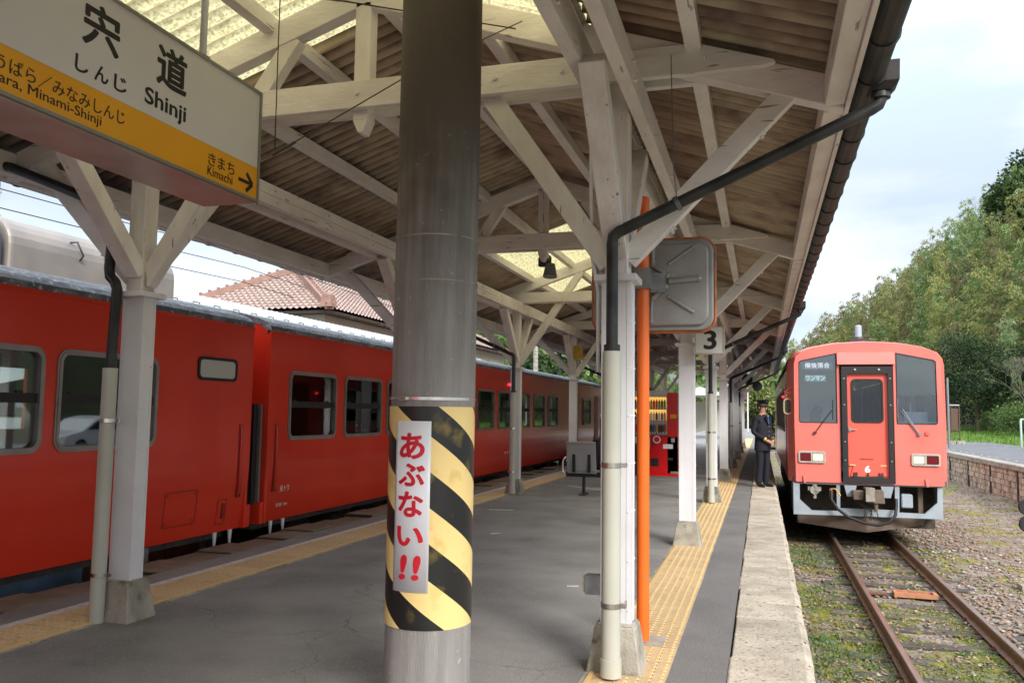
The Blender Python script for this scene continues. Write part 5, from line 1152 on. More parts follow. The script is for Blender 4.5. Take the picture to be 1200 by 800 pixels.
# ================================================================ VENDING MACHINE AND BINS
vm = thing('vending_machine', 'red drinks vending machine with three lit rows of cans and bottles', 'vending machine', (-2.83, 19.1, 0))
M['vmwhite'] = mat('vending_white_panel', (.55, .55, .55), .4); M['vmlight'] = mat('lit_amber_display', (.75, .42, .08), .4, emit=(1, .55, .12), estr=.30)
mb = MB(); mb.box(0, 1.02, .03, .72, .06, 1.86); bev(mb.build('cabinet', M['redplastic'], vm), .01)
MB().box(.02, .80, .0, .03, .90, 1.80).build('display_frame', M['vmwhite'], vm)
MB().box(.02, .82, -.03, .03, 1.80, 1.90).build('top_panel', M['vmwhite'], vm)
rows = (1.52, 1.24, .97)
for r_i, z in enumerate(rows):
    MB().box(.05, .77, -.004, .0, z, z+.235).build('display_back', M['vmlight'] if r_i < 2 else M['vmwhite'], vm)
    MB().box(.03, .79, -.06, -.004, z-.045, z-.005).build('shelf', M['vmwhite'], vm)
    for k in range(12):
        MB().box(.06+k*.06, .09+k*.06, -.066, -.06, z-.04, z-.012).build('button', M['black'] if r_i != 1 else M['redprint'], vm)
cols_ = [mat('can_'+n_, c, .3) for n_, c in (('amber', (.55, .25, .05)), ('white', (.6, .6, .58)), ('dark', (.05, .04, .05)), ('brown', (.22, .08, .03)), ('blue', (.05, .12, .35)), ('green', (.08, .25, .08)), ('red', (.5, .03, .03)))]
canm = {}
for ci, cm in enumerate(cols_):
    mb = MB(); mb.cyl((0, 0, 0), (0, 0, .13), .027, n=10); mb.cyl((0, 0, .13), (0, 0, .165), .027, .012, n=10); mb.cyl((0, 0, .165), (0, 0, .185), .011, n=8); canm[ci] = mb.mesh('bottle', cm)
for z in rows:
    for k in range(12): inst('bottle', canm[rnd.randrange(7)], vm, (.075+k*.06, -.03, z))
mb = MB(); mb.box(.80, 1.02, -.05, .03, .06, 1.86); mb.prism([(.35, .06), (1.02, .06), (1.02, .86), (.72, .86), (.42, .60), (.35, .52)], 'y', -.05, .0); mb.build('front_panel', M['redplastic'], vm)
MB().box(.0, .40, -.02, .0, .06, .86).build('lower_panel', M['vmwhite'], vm)
lg = MB().cyl((.56, -.06, .80), (.56, -.05, .80), .10, n=24).build('emblem', M['redplastic'], vm)
MB().ring([(.56+.085*math.cos(a), .80+.085*math.sin(a)) for a in np.linspace(0, 6.283, 21)[:-1]], [(.56+.065*math.cos(a), .80+.065*math.sin(a)) for a in np.linspace(0, 6.283, 21)[:-1]], 'y', -.066, -.061).build('ring', M['whiteprint'], lg)
MB().box(.70, .92, -.058, -.05, .60, .70).build('notice', M['whiteprint'], vm); MB().box(.86, 1.0, -.06, -.05, 1.28, 1.37).build('price_label', M['signorange'], vm); MB().box(.88, .96, -.06, -.05, .74, .84).build('coin_slot', M['steel'], vm)
MB().box(.42, .60, -.058, -.05, .20, .38).build('delivery_flap', M['black'], vm); MB().box(.80, .92, -.058, -.05, .34, .40).build('handle', M['black'], vm)
MB().box(0.0, 1.05, -.25, .7, 0, .06).build('plinth', M['redplastic'], vm)
bn = thing('recycling_bin', 'black recycling bin standing in front of the vending machine', 'bin', (-2.78, 18.75, 0))
bev(MB().frustum(0.15, .15, .05, .62, .30, .30, .36, .34).build('body', M['black'], bn), .02); MB().frustum(.15, .15, .62, .70, .38, .36, .30, .28).build('lid', M['black'], bn)
t = thing('paper_stack', 'low pale box on the ground beside the vending machine', 'box', (-1.95, 18.9, 0)); MB().box(0, .32, 0, .2, 0, .10).build('carton', M['concrete'], t)

# ================================================================ STATION MASTER
def figure():
    t = thing('person', 'person in navy uniform and peaked cap standing at the platform edge with hands clasped', 'person', (.02, 16.95, 0), R(50))
    V = {}; E_ = []; rad = []; vs_ = []
    def v(n, p, r_): V[n] = len(vs_); vs_.append(p); rad.append(r_ if isinstance(r_, tuple) else (r_, r_))
    v('pelvis', (0, 0, .84), (.150, .115)); v('waist', (0, .0, .97), (.148, .115)); v('chest', (0, .0, 1.17), (.170, .125)); v('upper', (0, .01, 1.30), (.140, .10)); v('neck', (0, .01, 1.395), (.055, .055)); v('jaw', (0, -.005, 1.455), (.062, .072)); v('head', (0, -.0, 1.53), (.078, .090)); v('crown', (0, .008, 1.60), (.060, .07))
    E_ += [('pelvis', 'waist'), ('waist', 'chest'), ('chest', 'upper'), ('upper', 'neck'), ('neck', 'jaw'), ('jaw', 'head'), ('head', 'crown')]
    for s_, n in ((-1, 'l'), (1, 'r')):
        v('hip'+n, (s_*.088, 0, .76), (.088, .095)); v('knee'+n, (s_*.095, -.012, .44), (.064, .068)); v('calf'+n, (s_*.10, .01, .26), (.066, .07)); v('ankle'+n, (s_*.105, .02, .09), (.062, .075)); v('heel'+n, (s_*.105, .03, .035), (.042, .035)); v('toe'+n, (s_*.125, -.15, .028), (.042, .026))
        E_ += [('pelvis', 'hip'+n), ('hip'+n, 'knee'+n), ('knee'+n, 'calf'+n), ('calf'+n, 'ankle'+n), ('ankle'+n, 'heel'+n), ('heel'+n, 'toe'+n)]
        v('sh'+n, (s_*.175, .01, 1.305), (.064, .066)); v('elb'+n, (s_*.245, .03, 1.05), (.052, .055)); v('wr'+n, (s_*.085, -.175, .895), (.036, .036)); v('hand'+n, (s_*.028, -.205, .855), (.030, .026))
        E_ += [('upper', 'sh'+n), ('sh'+n, 'elb'+n), ('elb'+n, 'wr'+n), ('wr'+n, 'hand'+n)]
        for k in range(4):
            b0 = (s_*(.01-.0), -.215-.004*k, .868-.020*k); v('f%s%d' % (n, k), (b0[0]-s_*.015, b0[1]-.012, b0[2]-.004), (.009, .009)); v('g%s%d' % (n, k), (b0[0]-s_*.048, b0[1]-.014, b0[2]-.018), (.0085, .0085))
            E_ += [('hand'+n, 'f%s%d' % (n, k)), ('f%s%d' % (n, k), 'g%s%d' % (n, k))]
        v('th'+n, (s_*.012, -.222, .895), (.010, .010)); v('ti'+n, (-s_*.018, -.235, .893), (.009, .009)); E_ += [('hand'+n, 'th'+n), ('th'+n, 'ti'+n)]
    me = bpy.data.meshes.new('body'); me.from_pydata(vs_, [(V[a], V[b]) for a, b in E_], []); o = bpy.data.objects.new('body', me); COL.objects.link(o)
    m = o.modifiers.new('skin', 'SKIN'); sv_ = me.skin_vertices[0].data
    for i, r_ in enumerate(rad): sv_[i].radius = r_
    sv_[0].use_root = True; s2 = o.modifiers.new('sub', 'SUBSURF'); s2.levels = 2; s2.render_levels = 2
    dg = bpy.context.evaluated_depsgraph_get(); m2 = bpy.data.meshes.new_from_object(o.evaluated_get(dg)); bpy.data.objects.remove(o)
    for mm in (M['navy'], M['skin'], M['black']): m2.materials.append(mm)
    for p in m2.polygons:
        c = p.center; p.use_smooth = True; p.material_index = 1 if (c.z > 1.385 or (c.z < .915 and c.y < -.165)) else (2 if c.z < .075 else 0)
    b_ = inst('body', m2, t)
    # jacket: closed shell from shoulder to hip, open collar
    mb = MB(); ring_n = 20; secs = [(.70, .185, .140, .0), (.80, .178, .138, 0), (.95, .165, .128, 0), (1.10, .180, .134, 0), (1.24, .188, .132, .005), (1.32, .165, .112, .01), (1.375, .085, .075, .012)]
    vv = []
    for z, a, b, oy in secs:
        for i in range(ring_n): th = 2*math.pi*i/ring_n; vv.append((a*math.cos(th), oy+b*math.sin(th), z))
    mb._add(vv, [(k*ring_n+i, k*ring_n+(i+1) % ring_n, (k+1)*ring_n+(i+1) % ring_n, (k+1)*ring_n+i) for k in range(len(secs)-1) for i in range(ring_n)], True); mb.build('jacket', M['navy'], t)
    mb = MB(); mb._add([(-.052, -.108, 1.372), (.052, -.108, 1.372), (.0, -.142, 1.19), (-.045, -.118, 1.36)], [(0, 1, 2)]); mb._add([(-.052, -.112, 1.375), (.052, -.112, 1.375), (0, -.147, 1.19)], [(0, 2, 1)]); mb.build('shirt', M['shirt'], t)
    mb = MB(); mb.frustum(0, -.128, 1.335, 1.36, .020, .02, .034, .02); mb.prism([(-.013, 1.335), (.013, 1.335), (.020, 1.23), (0, 1.20), (-.020, 1.23)], 'y', -.152, -.135); mb.build('necktie', M['tie'], t)
    for s_ in (-1, 1):
        MB().prism([(s_*.012, 1.19), (s_*.075, 1.30), (s_*.062, 1.375), (s_*.040, 1.375)], 'y', -.158, -.128).build('lapel', M['navy'], t)
        MB().cyl((s_*.118, -.135, .925), (s_*.10, -.155, .910), .044, n=12).build('cuff_braid', M['gold'], t)
    for k in range(4): MB().sphere((.02, -.140, 1.16-.09*k), .010, 8, 5).build('button', M['gold'], t)
    # head detail
    mb = MB(); mb.sphere((0, .022, 1.535), .086, 16, 10, (1, 1.05, 1)); h_ = mb.build('hair', M['hair'], t)
    for v_ in h_.data.vertices:
        if v_.co.y < -.02: v_.co.y = -.02
        if v_.co.z < 1.48: v_.co.z = 1.48
    hd = MB(); hd.frustum(0, -.094, 1.495, 1.535, .026, .03, .014, .012); hd.build('nose', M['skin'], t)
    for s_ in (-1, 1):
        MB().sphere((s_*.032, -.079, 1.535), .010, 8, 5, (1.3, .6, .8)).build('eye', M['whiteprint'], t); MB().sphere((s_*.032, -.086, 1.535), .005, 8, 5).build('pupil', M['black'], t)
        MB().sphere((s_*.083, .008, 1.520), .022, 8, 6, (.4, .7, 1.2)).build('ear', M['skin'], t); MB().box(s_*.032-.016, s_*.032+.016, -.088, -.080, 1.551, 1.557).build('eyebrow', M['hair'], t)
    MB().box(-.022, .022, -.083, -.077, 1.468, 1.475).build('mouth', mat('lips', (.3, .1, .08), .5), t)
    cp = MB(); cp.cyl((0, .0, 1.572), (0, .0, 1.618), .094, .098, n=24); cp.cyl((0, -.005, 1.618), (0, -.012, 1.655), .098, .128, n=24); cp.cyl((0, -.012, 1.655), (0, -.010, 1.672), .128, .105, n=24); cap = cp.build('cap', M['navy'], t)
    MB().cyl((0, 0, 1.580), (0, 0, 1.584), .0965, n=24, cap=False).build('cap_band', M['gold'], cap)
    MB().sphere((0, -.103, 1.625), .017, 8, 6, (1, .5, 1.2)).build('badge', M['gold'], cap)
    pk = MB(); pk._add([(.09*math.sin(a), -.09*math.cos(a)+.005, 1.578) for a in np.linspace(-1.1, 1.1, 11)]+[(.105*math.sin(a)*1.05, -.150*math.cos(a)+.015, 1.560) for a in np.linspace(-1.1, 1.1, 11)]+[(.09*math.sin(a), -.09*math.cos(a)+.005, 1.572) for a in np.linspace(-1.1, 1.1, 11)]+[(.105*math.sin(a)*1.05, -.150*math.cos(a)+.015, 1.554) for a in np.linspace(-1.1, 1.1, 11)],
            [(i, i+1, 12+i, 11+i) for i in range(10)]+[(22+i, 33+i, 34+i, 23+i) for i in range(10)]+[(11+i, 12+i, 34+i, 33+i) for i in range(10)]); pk.build('cap_peak', M['black'], cap)
    return t
figure()

# ================================================================ FAR RIGHT PLATFORM
FX = 7.30
b_ = MB(); b_.box(FX+.22, 12.7, 12, 54.3, -1.3, -.12); struct('platform', b_, M['concrete_dark'])
M['asphaltblue'] = mat('worn_open_asphalt', (.115, .113, .12), .8, col2=(.165, .163, .17), nscale=1.2, bump=.5, bscale=120)
b_ = MB(); b_.box(FX+.30, 12.7, 12, 54.3, -.12, 0.0); struct('platform_surface', b_, M['asphaltblue'])
t = thing('platform_coping', 'pale concrete coping along the edge of the far right platform', 'platform edge', (0, 0, 0))
cpm = MB().prism([(FX-.06, -.16), (FX-.06, -.02), (FX-.03, .004), (FX+.30, .006), (FX+.30, -.16)], 'y', .004, .996).mesh('coping_stone', M['concrete'])
for k in range(54): inst('coping_stone', cpm, t, (rnd.uniform(-.008, .008), 12+k, rnd.uniform(-.006, .006)))
t = thing('retaining_wall', 'wall of small upright brown blocks under the far right platform', 'wall', (0, 0, 0))
M['block'] = mat('tan_wall_block', (.54, .45, .35), .9, col2=(.42, .34, .26), nscale=12, rndval=.28, bump=.6, bscale=40, col3=(.34, .17, .08), n3=5, lo3=.55, hi3=.7)
bm3 = [bev(MB().box(0, .20, .010, .270+dx, .008, .170).build('block', M['block'], t, (FX, 30, -1.2)), .008).data for dx in (0, -.004, .002)]
for o in list(t.children): bpy.data.objects.remove(o)
blocks = 0; big = MB()
for r_ in range(6):
    for k in range(200):
        y = 20+k*.28+.14*(r_ % 2); z = -1.22+r_*.180-.02
        if y > 62: break
        if 26 <= y < 40 and blocks < 298: inst('block', rnd.choice(bm3), t, (FX+rnd.uniform(-.02, .02), y, z)); blocks += 1
        else: big.box(FX+rnd.uniform(-.02, .02), FX+.2, y+.010, y+.270, z+.008, z+.170)
tag(big.build('block_courses', M['block'], t), kind='stuff')
MB().box(FX+.03, FX+.2, 12, 66, -1.3, -.14).build('wall_core', M['black'], t)
for k in range(9): MB().box(FX-.03, FX+.06, 22.0+k*3.1, 22.10+k*3.1, -1.2, -.12).build('iron_post', M['iron'], t)
# white studs on the far platform
t = thing('paving_studs', 'row of small white studs set in the far platform asphalt', 'studs', (0, 0, 0))
for k in range(24): MB().box(7.95+.02*(k % 3), 8.02+.02*(k % 3), 23+k*1.15, 23.07+k*1.15, 0, .006).build('stud', M['whiteline'], t)
for k in range(12): MB().box(11.6, 11.68, 30+k*2.1, 30.08+k*2.1, 0, .006).build('stud', M['whiteline'], t)
# brown frame and grey pipe rail
t = thing('sign_frame', 'empty brown steel frame on concrete feet on the far platform', 'frame', (9.95, 49.5, 0))
M['brownsteel'] = mat('brown_steel', (.10, .055, .035), .6)
mb = MB(); mb.cyl((-.28, 0, 0), (-.28, 0, 2.05), .035, n=8); mb.cyl((.17, 0, 0), (.17, 0, 2.05), .035, n=8); mb.cyl((-.28, 0, .75), (.17, 0, .75), .03, n=8); mb.box(-.22, .11, -.01, .01, .78, 1.9); mb.build('frame', M['brownsteel'], t)
MB().cyl((-.30, 0, 2.06), (.19, 0, 2.06), .045, n=8).build('top_rail', M['galv'], t)
for x in (-.45, .0): MB().box(x, x+.40, -.2, .2, 0, .18).build('footing', M['concrete'], t)
t = thing('railing', 'pale green pipe railing at the right end of the far platform', 'railing', (12.25, 46.6, 0))
M['paleg'] = mat('pale_green_pipe', (.35, .45, .42), .5); MB().tube([(0, 0, 0), (0, 0, 1.30), (.06, .1, 1.36), (1.6, 2, 1.36), (1.66, 2.1, 0)], .05, 10).build('pipe', M['paleg'], t)
t = thing('pole', 'thin grey pole behind the right front corner of the right train', 'pole', (8.15, 42, 0)); MB().cyl((0, 0, 0), (0, 0, 3.2), .05, n=8).build('shaft', M['galv'], t)
# dwarf signal
t = thing('dwarf_signal', 'dwarf signal with two black round discs beside the right-hand track', 'signal', (3.74, 14.0, -1.15))
MB().cyl((0, 0, 0), (0, 0, 1.30), .035, n=10).build('post', M['iron'], t)
for z in (.985, 1.235): MB().cyl((0, -.06, z), (0, .04, z), .128, n=28).build('disc', M['black'], t); MB().cyl((-.02, -.068, z), (-.02, -.06, z), .01, n=8).build('rivet', M['steel'], t)
MB().box(-.15, .15, -.12, .12, -.02, .12).build('footing', M['concrete'], t)

# ================================================================ HILLS
def hill_r(x, y):
    x0 = np.where(y < 75, 19-(y-50)*.06+np.clip((46-y)/8, 0, 1)*6, 17.5-(y-75)*.25); x0 = np.maximum(x0, -26)
    h = .97*np.clip(x-x0, 0, 60)+1.2*fbm(x*.08, y*.08)*np.clip((x-x0)/6, 0, 1)
    return -.25+h*(1-np.clip((y-115)/90, 0, 1)**1.3*.92)
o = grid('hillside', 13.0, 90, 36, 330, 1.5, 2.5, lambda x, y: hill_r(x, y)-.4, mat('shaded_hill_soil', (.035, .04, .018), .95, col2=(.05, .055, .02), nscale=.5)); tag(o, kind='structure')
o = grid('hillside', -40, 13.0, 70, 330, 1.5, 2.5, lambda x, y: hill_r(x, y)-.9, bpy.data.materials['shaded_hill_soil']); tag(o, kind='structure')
M['grass'] = foliage_mat('verge_grass', (.13, .24, .045), (.20, .30, .07), .3, 1.5)
VZ = lambda x, y: -.06+.05*fbm(x, y)+np.clip((y-54)/30, 0, 1)*.45+np.clip((x-15.5), 0, 8)*.05
o = grid('verge', 12.7, 26, 36, 54.3, .5, .5, VZ, M['grass']); tag(o, kind='structure')
o = grid('verge', 7.6, 26, 54.3, 90, .5, .5, VZ, M['grass']); tag(o, kind='structure')
n_ = 20000; xx = 8.5+12*nrs.rand(n_); yy = np.where(xx < 12.8, 55+28*nrs.rand(n_), 40+44*nrs.rand(n_))
o = quads(xx, yy, VZ(xx, yy)-.02, .12+.25*nrs.rand(n_), .03+.04*nrs.rand(n_), nrs.uniform(.7, 1.5, n_), 'verge_grass', M['grass']); tag(o, kind='stuff', label='bright green grass verge behind the far platform', cat='grass')

FOL = {}
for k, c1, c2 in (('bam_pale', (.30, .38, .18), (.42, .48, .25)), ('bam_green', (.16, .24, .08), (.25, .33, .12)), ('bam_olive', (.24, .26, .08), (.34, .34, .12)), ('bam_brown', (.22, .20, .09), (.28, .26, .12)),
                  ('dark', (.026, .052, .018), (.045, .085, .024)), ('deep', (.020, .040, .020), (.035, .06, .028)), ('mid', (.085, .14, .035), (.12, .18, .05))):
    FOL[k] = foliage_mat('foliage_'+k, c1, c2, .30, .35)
TRUNK = mat('tree_bark', (.09, .07, .05), .9, col2=(.14, .11, .08), nscale=8)
CULM = mat('bamboo_culm', (.12, .15, .06), .6)
def leaf_quads(C_, D_, Lw, Ww):
    """C_: base points, D_: unit directions; returns verts, faces"""
    n = len(C_); side = np.cross(D_, nrs.normal(size=(n, 3))); side /= np.linalg.norm(side, axis=1)[:, None]+1e-9
    tip = C_+D_*Lw[:, None]; mid = C_+D_*(Lw*.45)[:, None]
    V = np.stack([C_, mid-side*Ww[:, None]*.5, tip, mid+side*Ww[:, None]*.5], 1).reshape(-1, 3); return V
def plume(H_, n, lf, seed, droop=1.0, wide=1.0):
    r_ = np.random.RandomState(seed); lean = r_.uniform(-.12, .12, 2)
    t = r_.beta(1.6, 1.3, n)*.95+.05; cx = lean[0]*H_*t**2; cy = lean[1]*H_*t**2; z = H_*t-.10*H_*droop*np.clip(t-.75, 0, 1)**1.5
    nb = 34; bt = np.sort(r_.rand(nb))*.93+.05; ba = r_.rand(nb)*6.283; which = np.abs(bt[None, :]-t[:, None]).argmin(1) if n < 4000 else r_.randint(0, nb, n)
    bt_ = bt[which]; a = ba[which]+r_.normal(0, .22, n); rad = (.16+.24*np.sin(np.pi*np.clip(bt_, 0, 1)**.8))*H_*.52*wide; rr = rad*r_.rand(n)**.6
    X = lean[0]*H_*bt_**2+np.cos(a)*rr; Yy = lean[1]*H_*bt_**2+np.sin(a)*rr; Z = H_*bt_+rr*.35-.55*rr**2/(rad+.1)*droop+r_.normal(0, .14, n)
    C_ = np.stack([X, Yy, Z], 1); D = np.stack([np.cos(a)*.55, np.sin(a)*.55, -.65*np.ones(n)], 1)+r_.normal(0, .38, (n, 3)); D /= np.linalg.norm(D, axis=1)[:, None]
    return leaf_quads(C_, D, lf*(.6+.8*r_.rand(n)), lf*.26*(.7+.6*r_.rand(n)))
# bamboo grove: one mass nobody could count
var = [plume(h, 1050, .36, s_, 1.4, .74) for s_, h in enumerate((9.5, 10.2, 9.0, 10.6, 9.3))]
VV, MI = [], []
def zone_noise(x, y): return float(fbm(np.array([x*.07]), np.array([y*.07]), 5)[0])
cnt = 0; r2 = random.Random(21)
y = 50.0
while y < 175:
    step = 1.75+(y-50)*.012
    x0 = 19-(y-50)*.06 if y < 75 else 17.5-(y-75)*.25; x = x0+r2.uniform(0, 2)
    lim = x0+34+(y-50)*.05
    while x < lim:
        kx = x/y
        if -.06 < kx < .36:
            px, py = x+r2.uniform(-1, 1), y+r2.uniform(-1, 1); base = float(hill_r(np.array([px]), np.array([py]))[0])
            s_ = r2.uniform(.80, 1.12)*(.78 if x < x0+4 else 1); v_ = var[r2.randrange(5)]; a = r2.uniform(0, 6.283)
            v2 = v_*s_; c, s3 = math.cos(a), math.sin(a)
            VV.append(np.stack([v2[:, 0]*c-v2[:, 1]*s3+px, v2[:, 0]*s3+v2[:, 1]*c+py, v2[:, 2]+base-.6], 1)); z_ = zone_noise(x, y)+r2.uniform(-.45, .45)
            ri = (x-x0)/30
            if y > 100: z_ -= .30
            m_ = 0 if z_ > .45 else (1 if z_ > -.05 else (2 if z_ > -.55 else 3)); MI.append(np.full(len(v2)//4, m_)); cnt += 1
        x += step*r2.uniform(.85, 1.25)
    y += step*.95
VV = np.concatenate(VV); MI = np.concatenate(MI)
o = inst('bamboo_grove', np_mesh('bamboo_grove', VV, np.arange(len(VV)).reshape(-1, 4), [FOL['bam_pale'], FOL['bam_green'], FOL['bam_olive'], FOL['bam_brown']], False, MI))
tag(o, kind='stuff', label='feathery bamboo and scrub covering the steep hillside on the right', cat='bamboo')
print('PLUMES', cnt, len(VV)//4)
# individual trees
def crown_leaves(n, rx, rz, cz, lf, seed, nclump=26):
    r_ = np.random.RandomState(seed); d = r_.normal(size=(nclump, 3)); d /= np.linalg.norm(d, axis=1)[:, None]
    cc = d*(np.array([rx, rx, rz])*(.45+.45*r_.rand(nclump))[:, None])+np.array([0, 0, cz]); w = r_.randint(0, nclump, n)
    g_ = r_.normal(size=(n, 3)); g_ /= np.linalg.norm(g_, axis=1)[:, None]; rad = rx*.36*(r_.rand(n)**.35)
    C_ = cc[w]+g_*rad[:, None]*np.array([1, 1, .7]); D = g_*.6+r_.normal(0, .6, (n, 3)); D /= np.linalg.norm(D, axis=1)[:, None]
    return leaf_quads(C_, D, lf*(.6+.8*r_.rand(n)), lf*.55*(.7+.6*r_.rand(n)))
def tree(name, label, loc, h, rx, rz, mats_, n=2500, lf=.35, seed=1, bare=False, group=None):
    t = thing(name, label, 'tree', loc, 0, group); r_ = random.Random(seed); mb = MB()
    mb.tube([(0, 0, -1), (r_.uniform(-.2, .2), .1, h*.35), (r_.uniform(-.3, .3), 0, h*.9)], [h*.03, h*.022, h*.008], 8)
    for k in range(7):
        a = r_.uniform(0, 6.28); z0 = h*r_.uniform(.3, .75); mb.tube([(0, 0, z0), (rx*.4*math.cos(a), rx*.4*math.sin(a), z0+h*.1), (rx*.8*math.cos(a), rx*.8*math.sin(a), z0+h*.2)], [h*.012, h*.008, h*.003], 5)
    mb.build('trunk', TRUNK, t)
    v_ = crown_leaves(n, rx, rz, h-rz*.75, lf, seed); mi_ = (nrs.rand(len(v_)//4) < .4).astype(int) if len(mats_) > 1 else None
    c_ = inst('crown', np_mesh('crown', v_, np.arange(len(v_)).reshape(-1, 4), mats_, False, mi_), t); return t
def hz(x, y): return float(hill_r(np.array([float(x)]), np.array([float(y)]))[0])
D_, DP, MD = FOL['dark'], FOL['deep'], FOL['mid']
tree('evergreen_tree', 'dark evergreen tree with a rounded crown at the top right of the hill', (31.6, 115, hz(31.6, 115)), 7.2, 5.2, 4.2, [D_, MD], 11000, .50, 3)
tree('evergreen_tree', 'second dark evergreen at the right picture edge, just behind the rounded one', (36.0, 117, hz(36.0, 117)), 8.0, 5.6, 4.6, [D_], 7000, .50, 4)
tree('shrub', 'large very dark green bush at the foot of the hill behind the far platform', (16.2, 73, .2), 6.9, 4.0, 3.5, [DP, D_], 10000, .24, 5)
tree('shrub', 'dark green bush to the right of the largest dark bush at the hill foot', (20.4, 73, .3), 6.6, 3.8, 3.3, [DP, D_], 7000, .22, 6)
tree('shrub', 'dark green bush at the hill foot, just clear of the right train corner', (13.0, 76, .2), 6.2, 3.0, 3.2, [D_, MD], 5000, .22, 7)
tree('shrub', 'bright green leafy bush at the right end of the far platform', (17.0, 64.0, .1), 2.1, 1.9, 1.05, [MD, FOL['bam_green']], 3500, .16, 8)
def bare_tree(label, loc, h, seed):
    t = thing('bare_tree', label, 'tree', loc); r_ = random.Random(seed); mb = MB()
    def br(p, d, L_, r0, dep):
        q = p+d*L_; mb.tube([p, p+(q-p)*.5+Vector((r_.uniform(-.05, .05)*L_,)*3), q], [r0, r0*.8, r0*.55], 5, cap=False)
        if dep:
            for _ in range(3 if dep > 1 else 4): br(q, (d+Vector((r_.uniform(-.7, .7), r_.uniform(-.7, .7), r_.uniform(-.3, .5)))).normalized(), L_*.68, r0*.55, dep-1)
    br(Vector((0, 0, -.5)), Vector((.05, 0, 1)), h*.36, .10, 5); mb.build('trunk', mat('pale_bare_twig', (.15, .13, .10), .9), t)
bare_tree('pale leafless tree standing in the lower bamboo on the right', (17.0, 62, hz(17, 62)), 6.5, 3)
bare_tree('leafless twiggy tree on the skyline left of the dark evergreen', (27.0, 112, hz(27.0, 112)+2.0), 9, 5)
for i_, (x, y) in enumerate(((9.5, 92), (7.0, 100))):
    tree('broadleaf_tree', ('olive brown tree on the skyline halfway down the ridge', 'olive tree on the skyline above the train roof antenna', 'greenish brown tree on the upper middle skyline', 'lowest olive tree on the skyline at the left end of the ridge')[i_], (x, y, hz(x, y)), 8.6, 2.0, 2.8, [FOL['bam_brown'], FOL['bam_olive']], 5200, .26, 30+i_)

# left hill behind the station building
def hill_l(x, y): return 46*np.exp(-((x+78)/42)**2-((y-190)/75)**2)+9*np.exp(-((x+5)/60)**2-((y-260)/60)**2)-1.4
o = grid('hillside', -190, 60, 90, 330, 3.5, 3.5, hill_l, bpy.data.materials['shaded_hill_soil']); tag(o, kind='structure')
r3 = random.Random(4); cv = [crown_leaves(520, 3.6, 3.6, 4.5, 1.0, 50+k, 16) for k in range(4)]; VV, MI = [], []
for i in range(620):
    y = r3.uniform(100, 240); k_ = r3.uniform(-.52, .03); x = k_*y
    h_ = float(hill_l(np.array([x]), np.array([y]))[0])
    if h_ < 2 and r3.random() < .5: continue
    s_ = r3.uniform(.7, 1.2); v2 = cv[r3.randrange(4)]*s_+np.array([x, y, h_]); VV.append(v2); MI.append(np.full(len(v2)//4, r3.choice((0, 0, 1, 2, 2, 3))))
VV = np.concatenate(VV); MI = np.concatenate(MI)
o = inst('far_woodland', np_mesh('far_woodland', VV, np.arange(len(VV)).reshape(-1, 4), [MD, FOL['dark'], FOL['bam_green'], FOL['bam_olive']], False, MI)); tag(o, kind='stuff', label='green wooded hill far behind the station building', cat='woodland')

# ================================================================ STATION BUILDING AND FORECOURT
b_ = MB(); b_.box(-120, -12.2, -30, 95, -1.3, -.32); struct('forecourt', b_, mat('forecourt_paving', (.20, .19, .18), .9, col2=(.26, .25, .24), nscale=.6))
hs = thing('station_building', 'station building with a reddish tiled hipped roof and cream walls', 'building', (0, 0, 0))
M['plaster'] = mat('cream_plaster', (.52, .48, .38), .9, col2=(.46, .42, .33), nscale=1.2)
hx0, hx1, hy0, hy1 = -17.7, -12.75, 22.5, 41.0
wins_ = [(24.0, 26.2, .9, 2.2), (28.0, 30.2, .9, 2.2), (33.0, 35.2, .9, 2.2)]
holed([(hy0, -.35), (hy1, -.35), (hy1, 4.28), (hy0, 4.28)], [[(a, c), (b, c), (b, d), (a, d)] for a, b, c, d in wins_], 'x', hx1-.12, hx1, M['plaster'], 'wall', hs)
MB().box(hx0, hx0+.12, hy0, hy1, -.35, 4.28).box(hx0+.12, hx1-.125, hy0, hy0+.12, -.35, 4.28).box(hx0+.12, hx1-.125, hy1-.12, hy1, -.35, 4.28).build('wall', M['plaster'], hs)
M['wood'] = mat('dark_wood_trim', (.06, .04, .03), .7)
for a, b, c, d in wins_:
    w_ = MB(); w_.ring([(a-.06, c-.06), (b+.06, c-.06), (b+.06, d+.06), (a-.06, d+.06)], [(a+.03, c+.03), (b-.03, c+.03), (b-.03, d-.03), (a+.03, d-.03)], 'x', hx1-.05, hx1+.04)
    m_ = (a+b)/2; w_.box(hx1-.04, hx1+.02, m_-.04, m_+.04, c, d); w_.box(hx1-.04, hx1+.015, a, b, (c+d)/2-.02, (c+d)/2+.02); w0 = w_.build('window', M['whiteprint'], hs); MB().box(hx1-.055, hx1-.050, a, b, c, d).build('pane', M['glass_dark'], w0)
MB().box(hx0-.5, hx1+.45, hy0-.5, hy1+.5, 4.26, 4.34).build('eaves_soffit', M['wood'], hs)
for k in range(9): MB().box(hx1+.42, hx1+.50, hy0+.8+k*2.1, hy0+.95+k*2.1, 4.22, 4.30).build('gutter_bracket', M['wood'], hs)
MB().cyl((hx1+.4, 30.0, 3.0), (hx1+.4, 30.0, 4.26), .05, n=8).build('downpipe', M['vmwhite'], hs)
M['rooftile'] = mat('reddish_glazed_roof_tile', (.31, .215, .18), .65, col2=(.43, .35, .31), nscale=9, rndval=.05, spec=.35)
ex0, ex1, ey0, ey1, ez, rz_, rxm = hx0-.6, hx1+.5, hy0-.6, hy1+.6, 4.36, 6.08, (hx0+hx1)/2-.05
ry0, ry1 = ey0+3.1, ey1-3.1
